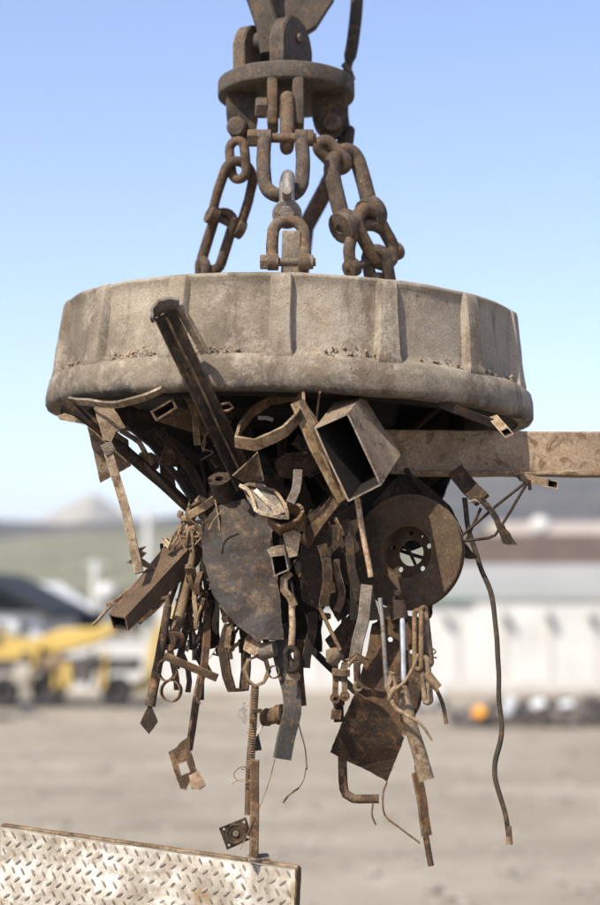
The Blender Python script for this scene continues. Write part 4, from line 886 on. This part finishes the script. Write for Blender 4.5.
for k in range(1500):
    y = random.uniform(12.5, 60); x = random.uniform(-.5,.5)*y*.5; lump(bm, Vector((x, y, .02+noise.noise(Vector((x*.25, y*.3, 0)))*.10)), abs(random.gauss(.0,.03))+.012, (1.4,1,.6), 1)
build(bm, 'gravel', simple('loose_stones', (.12,.10,.08), (.42,.39,.33), 3), None, 0, kind='stuff', label='loose stones and bits scattered over the yard')
def hill(name, mat, Y, crest, depth, n=160, rough_=.04, x0=-200, x1=900):
    """a long hill: crest = [(px, py)] its skyline seen from the yard, as a real slope"""
    bm = bmesh.new(); cols = []
    for i in range(n+1):
        x = x0+(x1-x0)*i/n
        for (a, ya), (b3, yb) in zip(crest, crest[1:]):
            if a <= x <= b3: py = ya+(yb-ya)*(x-a)/(b3-a); break
        top = P(x, py, Y); H = top.z; col = []
        for j in range(15):
            t = j/14; yy = Y-depth*(1-t); h = H*(t**1.15) if j else -1.
            w = noise.noise(Vector((x*.02, j*.4, 2)))*H*rough_*(1-t)*2
            col.append(bm.verts.new((top.x*(yy/Y)**.5, yy, h+w+noise.noise(Vector((x*.08, j, 7)))*H*.01)))
        for j in range(1, 6): col.append(bm.verts.new((top.x, Y+depth*j/5, H*(1-(j/5)**1.5)-1)))
        cols.append(col)
    for i in range(n):
        for j in range(len(cols[0])-1): bm.faces.new((cols[i][j], cols[i+1][j], cols[i+1][j+1], cols[i][j+1]))
    build(bm, name, mat, smooth=80, kind='structure')
def hill_mat(name, c1, c2, c3, s):
    m, nt, b = nodes(name); v = vec(nt, False)
    base = ramp(nt, nz(nt, v, s, 8, .7, .5), [(.35,c1),(.5,c2),(.65,c3)])
    base = mixc(nt, 1., base, ramp(nt, nz(nt, v, s*12, 5, .7), [(.3,(.7,.7,.7)),(.7,(1.3,1.3,1.3))]), 'MULTIPLY')
    nt.links.new(base, b.inputs['Base Color']); b.inputs['Roughness'].default_value = 1; b.inputs['Specular IOR Level'].default_value = 0; return m
hill('wooded_hill', hill_mat('winter_wood', (.045,.045,.045), (.07,.066,.062), (.10,.09,.078), .02), 900, [(-260,520),(0,520),(60,524),(130,520),(200,514),(280,500),(360,478),(440,462),(520,455),(600,450),(700,440),(960,430)], 380)
hill('pale_peak', hill_mat('bare_slope', (.30,.27,.21), (.34,.31,.25), (.26,.24,.21), .01), 1400, [(-260,560),(10,540),(28,526),(46,517),(70,504),(88,494),(96,493),(112,504),(128,518),(170,540),(960,560)], 500, 200)
hill('grassy_hill', hill_mat('dry_grass_slope', (.125,.125,.085), (.165,.16,.115), (.21,.19,.14), .03), 420, [(-260,548),(0,540),(70,532),(140,528),(210,522),(300,526),(400,534),(470,540),(600,548),(960,555)], 250)

# ------------------------------------------------------------------ buildings
M['white'] = simple('white_render', (.44,.43,.41), (.58,.57,.545), .6)
M['whiteroof'] = simple('pale_roof_sheet', (.68,.69,.70), (.8,.81,.82), .4, .5)
M['greyroof'] = simple('grey_roof_sheet', (.22,.225,.21), (.29,.29,.27), .3)
M['redroof'] = simple('brown_red_tiles', (.075,.052,.044), (.115,.08,.064), .5)
M['darkroof'] = simple('dark_roof', (.014,.018,.022), (.03,.035,.04), .5)
M['glass'] = simple('dark_window', (.03,.035,.04), (.06,.07,.08), 1, .15)
M['seam'] = simple('panel_joint', (.42,.40,.37), (.5,.48,.45), 1)
M['green'] = simple('green_gutter', (.10,.20,.12), (.14,.26,.16), 1)
M['pole'] = simple('pale_pole', (.48,.48,.46), (.58,.58,.56), 1)
M['lampdark'] = simple('dark_lamp', (.14,.14,.145), (.2,.2,.2), 1)
def wbox(name, mat, parent, x0, x1, y0, y1, z0, z1, bev=0, **k):
    bm = bmesh.new(); box(bm, Vector(((x0+x1)/2,(y0+y1)/2,(z0+z1)/2)), (x1-x0,y1-y0,z1-z0), None, bev); return build(bm, name, mat, parent, 30, **k)
def gable(name, mat, parent, x0, x1, y0, y1, z0, z1, along='x', over=.4, thick=.15):
    """pitched roof, ridge along x or y"""
    bm = bmesh.new(); x0 -= over; x1 += over; y0 -= over; y1 += over
    if along == 'x': pr = [(y0,z0),((y0+y1)/2,z1),(y1,z0),((y0+y1)/2,z1-thick)]; mk = lambda s, p: Vector((s, p[0], p[1])); e = (x0, x1)
    else: pr = [(x0,z0),((x0+x1)/2,z1),(x1,z0),((x0+x1)/2,z1-thick)]; mk = lambda s, p: Vector((p[0], s, p[1])); e = (y0, y1)
    pr = [pr[0], pr[1], pr[2], (pr[2][0], pr[2][1]-thick), pr[3], (pr[0][0], pr[0][1]-thick)]
    a = [bm.verts.new(mk(e[0], p)) for p in pr]; b3 = [bm.verts.new(mk(e[1], p)) for p in pr]
    for k in range(6): bm.faces.new((a[k], a[(k+1)%6], b3[(k+1)%6], b3[k]))
    bm.faces.new(a[:2]+[a[4],a[5]]); bm.faces.new(a[1:4]+[a[4]]); bm.faces.new(b3[:2]+[b3[4],b3[5]]); bm.faces.new(b3[1:4]+[b3[4]])
    return build(bm, name, mat, parent, 20)
WY = 54.0
def X(px, Y): return (px-300)/F*Y
def Z(py, Y): return P(300, py, Y).z
# long white shed
t = thing('white_shed', 'long low white shed with a grey roof across the back of the yard', 'shed', Vector((X(400,WY), WY+5, 0)))
x0, x1 = X(156,WY), X(760,WY); zt = Z(598,WY)
wbox('wall', 'white', t, x0, x1, WY, WY+12, -.2, zt)
bm = bmesh.new(); r = [(x0-.3,WY-.08,zt+.02),(x1+.3,WY-.08,zt+.02),(x1+.3,WY+6,zt+1.25),(X(468,WY),WY+6,zt+1.25),(x0-.3,WY+6,zt+.35)]
vs = [bm.verts.new(p) for p in r]; lo_ = [bm.verts.new(Vector(p)-Vector((0,0,.12))) for p in r]
bk = [bm.verts.new(p) for p in ((x0-.3,WY+12.4,zt),(x1+.3,WY+12.4,zt))]
bm.faces.new((vs[0],vs[1],vs[2],vs[3])); bm.faces.new((vs[0],vs[3],vs[4])); bm.faces.new((vs[4],vs[3],vs[2],bk[1],bk[0])); bm.faces.new((vs[0],vs[4],bk[0])); bm.faces.new((vs[1],vs[2],bk[1])); bm.faces.new((vs[0],vs[1],lo_[1],lo_[0])); bm.faces.new((lo_[0],lo_[1],bk[1],bk[0]))
build(bm, 'roof', 'greyroof', t, 10)
wbox('gutter', 'green', t, X(200,WY), X(470,WY), WY-.22, WY-.1, zt-.10, zt+.0)
px = 180
while px < 745:
    wbox('panel_joint', 'seam', t, X(px,WY)-.07, X(px,WY)+.07, WY-.06, WY-.004, 0, zt-.15); px += 46
wbox('plinth', 'seam', t, x0, x1, WY-.10, WY-.003, -.1, .35)
for q in (350, 397, 445, 505, 548, 590, 640):
    bm = bmesh.new(); c = Vector((X(q,WY), WY-.25, Z(617,WY))); box(bm, c, (.34,.3,.10), Matrix.Rotation(R(25),4,'Y'), .03); box(bm, c+Vector((.10,.05,-.14)), (.13,.2,.2), None, .03); build(bm, 'wall_lamp', 'lampdark', t)
t = thing('low_wall', 'low white wall running left from the end of the white shed, behind the yellow machines', 'wall', Vector((X(100,WY), WY, 0)))
wbox('wall', 'white', t, X(66,WY), X(155,WY), WY+.3, WY+.6, 0, Z(641,WY)); wbox('coping', 'seam', t, X(65,WY), X(155.5,WY), WY+.25, WY+.65, Z(641,WY)+.003, Z(641,WY)+.08)
t = thing('pale_extension', 'small pale-roofed annex behind the left end of the grey roof', 'annex', Vector((X(450,52), 68, 0)))
gable('roof', 'whiteroof', t, X(395,68), X(480,68), 67.5, 73, Z(596,67), Z(574,70), 'x', .1)
wbox('wall', 'white', t, X(395,68), X(480,68), 67.6, 73, 0, Z(598,68))
# brown-red roofs behind
t = thing('tiled_building', 'building with a long brown-red tiled roof behind the white shed', 'building', Vector((X(560,95), 95, 0)))
gable('roof', 'redroof', t, X(462,95), X(760,95), 95, 109, Z(567,95), Z(534,102), 'x', .5, .3); wbox('wall', 'white', t, X(462,95), X(760,95), 95, 109, 0, Z(569,95))
for q in (500, 530, 560, 590): wbox('window', 'glass', t, X(q,95), X(q+10,95), 94.95, 95.05, Z(585,95), Z(575,95))
t = thing('low_tiled_house', 'pale ochre house strip seen above the brown-red roof at right', 'house', Vector((X(560,150), 150, 0)))
M['ochre'] = simple('ochre_render', (.30,.26,.22), (.38,.33,.28), .4)
gable('roof', 'ochre', t, X(500,150), X(700,150), 150, 165, Z(540,150), Z(522,157), 'x', .5, .3); wbox('wall', 'ochre', t, X(500,150), X(700,150), 150, 165, 0, Z(541,150))
t = thing('white_tank', 'round white tank standing above the roofs at right', 'tank', Vector((X(540,140), 140, 0)))
bm = bmesh.new(); c = Vector((X(540,140), 140, Z(526,140))); bmesh.ops.create_uvsphere(bm, u_segments=24, v_segments=14, radius=.85, matrix=Matrix.Translation(c)); build(bm, 'vessel', 'white', t, 60)
bm = bmesh.new(); sweep(bm, [Vector((c.x,c.y,0)), c], circ(.2,8)); build(bm, 'stand', 'pole', t)
# left houses
t = thing('dark_roofed_house', 'white house with a dark gable roof at the far left edge', 'house', Vector((X(0,75), 75, 0)))
M['palewall'] = simple('pale_wall', (.46,.48,.51), (.56,.58,.60), .5)
gable('roof', 'darkroof', t, X(-75,75), X(52,75), 72, 84, Z(611,75), Z(572,75), 'y', .6, .3)
wbox('wall', 'palewall', t, X(-75,75), X(52,75), 72.4, 84, 0, Z(612,75))
bm = bmesh.new(); vs = [bm.verts.new(p) for p in ((X(-75,75),72.2,Z(612,75)),(X(52,75),72.2,Z(612,75)),(X(-11.5,75),72.2,Z(575,75)))]; vs2 = [bm.verts.new(v.co+Vector((0,.3,0))) for v in vs]
bm.faces.new(vs); bm.faces.new(vs2)
for k in range(3): bm.faces.new((vs[k], vs[(k+1)%3], vs2[(k+1)%3], vs2[k]))
build(bm, 'gable', 'darkroof', t)
for q in (8, 30): wbox('window', 'glass', t, X(q,75), X(q+9,75), 72.3, 72.45, Z(634,75), Z(622,75))
t = thing('pale_roofed_barn', 'low barn with a pale metal roof behind the dark-roofed house', 'barn', Vector((X(60,85), 85, 0)))
bm = bmesh.new(); r = [(X(22,95),95,Z(582,95)),(X(60,95),95,Z(583,95)),(X(96,84),84,Z(609,84)),(X(45,84),84,Z(611,84))]; vs = [bm.verts.new(p) for p in r]; bm.faces.new(vs); bmesh.ops.solidify(bm, geom=list(bm.faces), thickness=.2); build(bm, 'roof', 'whiteroof', t)
wbox('wall', 'darkroof', t, X(40,85), X(96,85), 85, 94, 0, Z(612,85))
def pole(name, label, px, Y, pt, r, ball=None):
    t = thing(name, label, 'pole', Vector((X(px,Y), Y, 0))); bm = bmesh.new(); sweep(bm, resample([Vector((X(px,Y),Y,0)), Vector((X(px,Y),Y,Z(pt,Y)))], 1), circ(r, 10), scl=lambda u: 1-.3*u); build(bm, 'shaft', 'pole', t)
    bm = bmesh.new(); box(bm, Vector((X(px,Y),Y,Z(pt,Y)-.3)), (r*5,.12,.12)); build(bm, 'cross_arm', 'pole', t); return t
pole('utility_pole', 'tall pale utility pole rising left of the scrap before the hill', 148, 110, 512, .32)
pole('utility_pole', 'shorter pale pole just left of the round white lamp globe', 96, 100, 560, .30)
t = pole('globe_lamp', 'white globe lamp on a pole between the pale barn and the scrap', 107, 70, 597, .1)
bm = bmesh.new(); bmesh.ops.create_uvsphere(bm, u_segments=24, v_segments=14, radius=.40, matrix=Matrix.Translation((X(107,70),70,Z(592,70)))); build(bm, 'globe', 'white', t, 60)
# a few far trees behind the sheds
M['leaf'] = simple('bare_winter_crown', (.05,.045,.04), (.09,.08,.065), 2)
def tree(label, px, Y, pt, w):
    b0 = Vector((X(px,Y),Y,0)); H = Z(pt,Y); t = thing('bare_tree', label, 'tree', b0, 'bare trees behind the roofs')
    bm = bmesh.new(); sweep(bm, resample([b0, b0+Vector((.1,0,H*.45)), b0+Vector((0,0,H*.8))], 1.), circ(w*.08, 7), scl=lambda u: 1-.75*u)
    for k in range(12):
        a = random.uniform(0,6.28); z = H*random.uniform(.3,.7); d = Vector((math.cos(a)*w*.5, math.sin(a)*w*.5, H*random.uniform(.12,.28)))
        sweep(bm, [b0+Vector((0,0,z)), b0+Vector((0,0,z))+d*.6, b0+Vector((0,0,z))+d], circ(w*.02, 5), scl=lambda u: 1-.7*u)
    build(bm, 'trunk', 'leaf', t); bm = bmesh.new()
    for k in range(900):
        u = Vector((random.gauss(0,1), random.gauss(0,1), random.gauss(0,1))).normalized()*random.random()**.4
        c = b0+Vector((u.x*w*.55, u.y*w*.55, H*.66+u.z*H*.34)); d = noise.random_unit_vector()*random.uniform(.2,.5); e = noise.random_unit_vector()*.08
        bm.faces.new((bm.verts.new(c), bm.verts.new(c+d), bm.verts.new(c+d*.6+e)))
    build(bm, 'crown', 'leaf', t, 0)
for px, pt, w, lb in ((121,589,4,'bare tree right of the globe lamp, close to the scrap'),(137,596,3,'low bare tree just left of the tall utility pole'),(165,580,5,'bare tree behind the hanging square tube'),(478,556,4.5,'bare tree at the left end of the brown-red roof')): tree(lb, px, 105, pt, w)

# ------------------------------------------------------------------ yellow machines
M['yellow'] = simple('yellow_paint', (.42,.285,.075), (.55,.39,.12), .8, .5)
M['heaprust'] = simple('brown_metal_boxes', (.10,.07,.045), (.30,.22,.14), 2)
M['tyre'] = simple('tyre_rubber', (.025,.025,.026), (.05,.048,.045), 4)
M['chassis'] = simple('dark_chassis', (.05,.045,.045), (.11,.095,.085), 2)
M['rim'] = simple('wheel_rim', (.30,.27,.23), (.42,.38,.32), 4)
def wheel(t, c, r, w, mat='rim'):
    bm = bmesh.new(); mt = axis_mat(c, (0,-1,0)); lathe(bm, [(r*.55,-w/2),(r*.9,-w/2),(r,-w*.35),(r,w*.35),(r*.9,w/2),(r*.55,w/2)], 32, mt, True); wh = build(bm, 'wheel', 'tyre', t, 40)
    bm = bmesh.new(); lathe(bm, [(.001,w*.15),(r*.2,w*.3),(r*.25,w*.1),(r*.5,w*.1),(r*.56,w*.4),(r*.56,-w*.4),(.001,-w*.4)], 24, mt); build(bm, 'rim', mat, wh, 40)
CYY = 46.0; g0 = 0
def XX(p): return X(p, CYY)
def ZZ(p): return Z(p, CYY)
t = thing('truck_crane', 'yellow truck crane with its boom lowered, parked at the far left', 'crane', Vector((XX(40), CYY, 0)))
wbox('chassis', 'chassis', t, XX(-70), XX(136), CYY, CYY+2.2, ZZ(672), ZZ(660), .04)
wbox('deck', 'yellow', t, XX(-70), XX(20), CYY+.1, CYY+2.1, ZZ(659.5), ZZ(650), .05)
bm = bmesh.new(); poly = [(XX(-30),ZZ(659)),(XX(38),ZZ(659)),(XX(42),ZZ(646)),(XX(34),ZZ(640)),(XX(10),ZZ(639)),(XX(6),ZZ(633)),(XX(-30),ZZ(632))]
a = [bm.verts.new((x, CYY+.05, z)) for x, z in poly]; b3 = [bm.verts.new((x, CYY+1.9, z)) for x, z in poly]; bm.faces.new(a); bm.faces.new(b3)
for k in range(len(a)): bm.faces.new((a[k], a[(k+1)%len(a)], b3[(k+1)%len(a)], b3[k]))
cab = build(bm, 'cab', 'yellow', t, 20)
wbox('window', 'glass', cab, XX(-22), XX(4), CYY+.02, CYY+.06, ZZ(645), ZZ(635))
bm = bmesh.new(); pr = [Vector((XX(26), CYY+.8, ZZ(648))), Vector((XX(62), CYY+.8, ZZ(641))), Vector((XX(92), CYY+.8, ZZ(637))), Vector((XX(113), CYY+.8, ZZ(627)))]
sweep(bm, resample(pr, .5, True), rect(.5, .6), up=(0,-1,0), scl=lambda u: .55+.8*math.sin(u*math.pi)**2); bo = build(bm, 'boom', 'yellow', t, 35)
bm = bmesh.new(); sweep(bm, [Vector((XX(44),CYY+.8,ZZ(655))), Vector((XX(80),CYY+.8,ZZ(640)))], circ(.12,10)); build(bm, 'lift_cylinder', 'chassis', t)
for q, rw in ((6,.42),(50,.5),(118,.44)): wheel(t, Vector((XX(q), CYY+.2, rw)), rw, .45, 'chassis')
for q, w_, y1, y2, mt in ((18,16,684,664,'rim'),(64,10,688,662,'yellow'),(76,18,682,668,'chassis'),(98,10,690,670,'heaprust'),(24,8,662,652,'chassis'),(44,20,668,656,'heaprust'),(84,22,664,655,'chassis')):
    bm = bmesh.new(); box(bm, Vector(((XX(q)+XX(q+w_))/2, CYY+.2+random.uniform(-.2,.1), (ZZ(y1)+ZZ(y2))/2)), (XX(q+w_)-XX(q), .6, ZZ(y2)-ZZ(y1)), Matrix.Rotation(R(random.uniform(-12,12)),4,'Y'), .06); build(bm, 'stowage_box', mt, t)
for q in (30, 58, 90, 106):
    bm = bmesh.new(); sweep(bm, [Vector((XX(q),CYY-.1,ZZ(688))), Vector((XX(q+random.uniform(-6,12)),CYY-.1,ZZ(650)))], circ(.07,6)); build(bm, 'outrigger_strut', random.choice(['yellow','chassis']), t)
LY = 48.0
t = thing('loading_grab', 'yellow loading arm and bucket behind the truck crane, partly hidden by the hanging tubes', 'loader', Vector((X(148,LY), LY, 0)))
bm = bmesh.new(); sweep(bm, resample([Vector((X(150,LY),LY+.6,Z(672,LY))), Vector((X(156,LY),LY+.6,Z(640,LY))), Vector((X(178,LY),LY+.6,Z(606,LY)))], .2, True), rect(.30,.4)); build(bm, 'lift_arm', 'yellow', t, 35)
bm = bmesh.new(); poly = [(126,690),(150,690),(156,672),(150,664),(145,680),(130,684)]; a = [bm.verts.new((X(x,LY), LY-.7, Z(y,LY))) for x, y in poly]; b3 = [bm.verts.new((X(x,LY), LY+1.7, Z(y,LY))) for x, y in poly]; bm.faces.new(a); bm.faces.new(b3)
for k in range(6): bm.faces.new((a[k], a[(k+1)%6], b3[(k+1)%6], b3[k]))
build(bm, 'bucket', 'yellow', t, 20)

# ------------------------------------------------------------------ scrap heap and small yard things
HY = 40.0
M['heapd'] = rusty('heap_scrap', (.03,.03,.034), (.085,.08,.08), (.11,.075,.055), (.36,.36,.38), .6, sc1=2.)
bm = bmesh.new()
for k in range(1300):
    px = random.uniform(452, 700); e = min(1, (px-452)/40); yy = HY+random.uniform(-1.2,1.6); h = max(0, (.55+.3*noise.noise(Vector((px*.05,0,3))))*e*(1-abs(yy-HY-.2)/1.9))
    c = Vector((X(px,yy), yy, random.uniform(0, h+.05))); rt = Matrix.Rotation(random.uniform(0,6.28),4,noise.random_unit_vector())
    box(bm, c, (random.uniform(.05,.5), random.uniform(.03,.2), random.uniform(.02,.12)), rt)
build(bm, 'scrap_heap', 'heapd', None, 0, 'long low heap of mixed metal scrap across the yard at right', 'heap', kind='stuff')
def heap_piece(name, label, cat, mat, px, py, Y, s):
    bm = bmesh.new(); c = P(px, py, Y); c.z = max(c.z, s[2]*.5); box(bm, c, s, Matrix.Rotation(random.uniform(-.5,.5),4,'Y'), min(s)*.2); rough(bm, .03, 3); return build(bm, name, mat, None, 30, label, cat, 'pale pieces on the far scrap heap')
for px, py, s, lb in ((538,704,(.35,.25,.18),'pale crumpled appliance shell on the left crest of the far heap'),(566,704,(.3,.2,.12),'pale crumpled shell on the right crest of the far heap'),(509,706,(.22,.2,.5),'pale upright panel at the left end of the far heap')):
    heap_piece('appliance_shell', lb, 'appliance shell', 'whiteroof' if px != 509 else 'palewall', px, py, HY-.9, s)
M['orange'] = simple('orange_plastic', (.75,.30,.03), (.85,.38,.05), 3, .5)
t = thing('orange_drum', 'bright orange round drum at the left end of the scrap heap', 'drum', Vector((X(477,39), 38.6, 0)))
bm = bmesh.new(); z0 = Z(713,38.6); lathe(bm, [(.001,-.16),(.10,-.16),(.13,-.145),(.13,-.06),(.14,-.053),(.13,-.046),(.13,.046),(.14,.053),(.13,.06),(.13,.14),(.11,.16),(.001,.16)], 28, axis_mat(Vector((X(477,38.6),38.6,z0)), (.15,-1,.3))); build(bm, 'shell', 'orange', t, 40)
bm = bmesh.new(); box(bm, Vector((X(477,38.6),38.85,z0/2-.02)), (.5,.4,z0-.1), None, .02); build(bm, 'stand', 'heapd', t)
t = thing('white_van', 'small white van parked at the back, partly behind the hanging links', 'van', Vector((X(430,44), 44, 0)))
VY = 44
bm = bmesh.new(); poly = [(409,708),(411,694),(418,686),(440,685),(443,690),(443,708)]; a = [bm.verts.new((X(x,VY), VY, Z(y,VY)+.0)) for x, y in poly]; b3 = [bm.verts.new((X(x,VY), VY+1.5, Z(y,VY))) for x, y in poly]; bm.faces.new(a); bm.faces.new(b3)
for k in range(6): bm.faces.new((a[k], a[(k+1)%6], b3[(k+1)%6], b3[k]))
bmesh.ops.bevel(bm, geom=list(bm.edges), offset=.05, segments=2, affect='EDGES'); bd = build(bm, 'body', 'white', t, 35)
wbox('window', 'glass', bd, X(413,VY), X(420,VY), VY-.02, VY+.01, Z(694,VY), Z(688,VY))
for q in (414, 438): wheel(t, Vector((X(q,VY), VY+.02, .2)), .2, .14)
for i, (px, py, s, lb) in enumerate(((8,716,.17,'dark stone at the left photo edge on the bare ground'),(30,711,.15,'dark stone in a row of three, the middle one'),(46,716,.07,'smallest dark stone on the bare ground at left'))):
    bm = bmesh.new(); Yq = 3*F/(py-598); lump(bm, Vector((X(px,Yq), Yq, s*.3)), s, (1.8,1,.5)); build(bm, 'stone', 'heapd', None, 60, lb, 'stone', 'stones on the yard')

# ------------------------------------------------------------------ light
EL, AZ = 49, 217
w = bpy.data.worlds.new('World'); sc.world = w; w.use_nodes = True; nt = w.node_tree; nt.nodes.clear()
o_ = nt.nodes.new('ShaderNodeOutputWorld'); bg = nt.nodes.new('ShaderNodeBackground'); sk = nt.nodes.new('ShaderNodeTexSky')
sk.sky_type = 'NISHITA'; sk.sun_disc = False; sk.sun_elevation = R(EL); sk.sun_rotation = R(AZ); sk.altitude = 200; sk.air_density = 1.0; sk.dust_density = 1.2; sk.ozone_density = 2.2
bg.inputs[1].default_value = .15
wb = mixc(nt, 1., sk.outputs[0], (1.06,.955,1.0), 'MULTIPLY'); nt.links.new(wb, bg.inputs[0]); nt.links.new(bg.outputs[0], o_.inputs[0])
sl = bpy.data.lights.new('sun', 'SUN'); sl.energy = 4.5; sl.angle = R(.5); sl.color = (1.,.945,.80); so = bpy.data.objects.new('sun', sl); C.objects.link(so)
d = Vector((math.sin(R(AZ))*math.cos(R(EL)), math.cos(R(AZ))*math.cos(R(EL)), math.sin(R(EL)))); so.rotation_euler = d.to_track_quat('Z', 'Y').to_euler(); so.location = (0,0,30)
vs_ = sc.view_settings; vs_.view_transform = 'Standard'; vs_.look = 'None'; vs_.gamma = 1; vs_.exposure = .72; vs_.use_curve_mapping = False
sc.display_settings.display_device = 'sRGB'

# ------------------------------------------------------------------ the air: distant hills pale slightly
m = bpy.data.materials.new('thin_haze'); m.use_nodes = True; nt = m.node_tree; nt.nodes.clear()
o_ = nt.nodes.new('ShaderNodeOutputMaterial'); pv = nt.nodes.new('ShaderNodeVolumePrincipled'); pv.inputs['Color'].default_value = (.86,.92,1,1); pv.inputs['Density'].default_value = 0.00028; pv.inputs['Anisotropy'].default_value = .2
nt.links.new(pv.outputs[0], o_.inputs['Volume'])
bm = bmesh.new(); box(bm, Vector((0, 2200, 74)), (9400, 4700, 156)); hz = build(bm, 'haze', m, None, 0, kind='stuff')
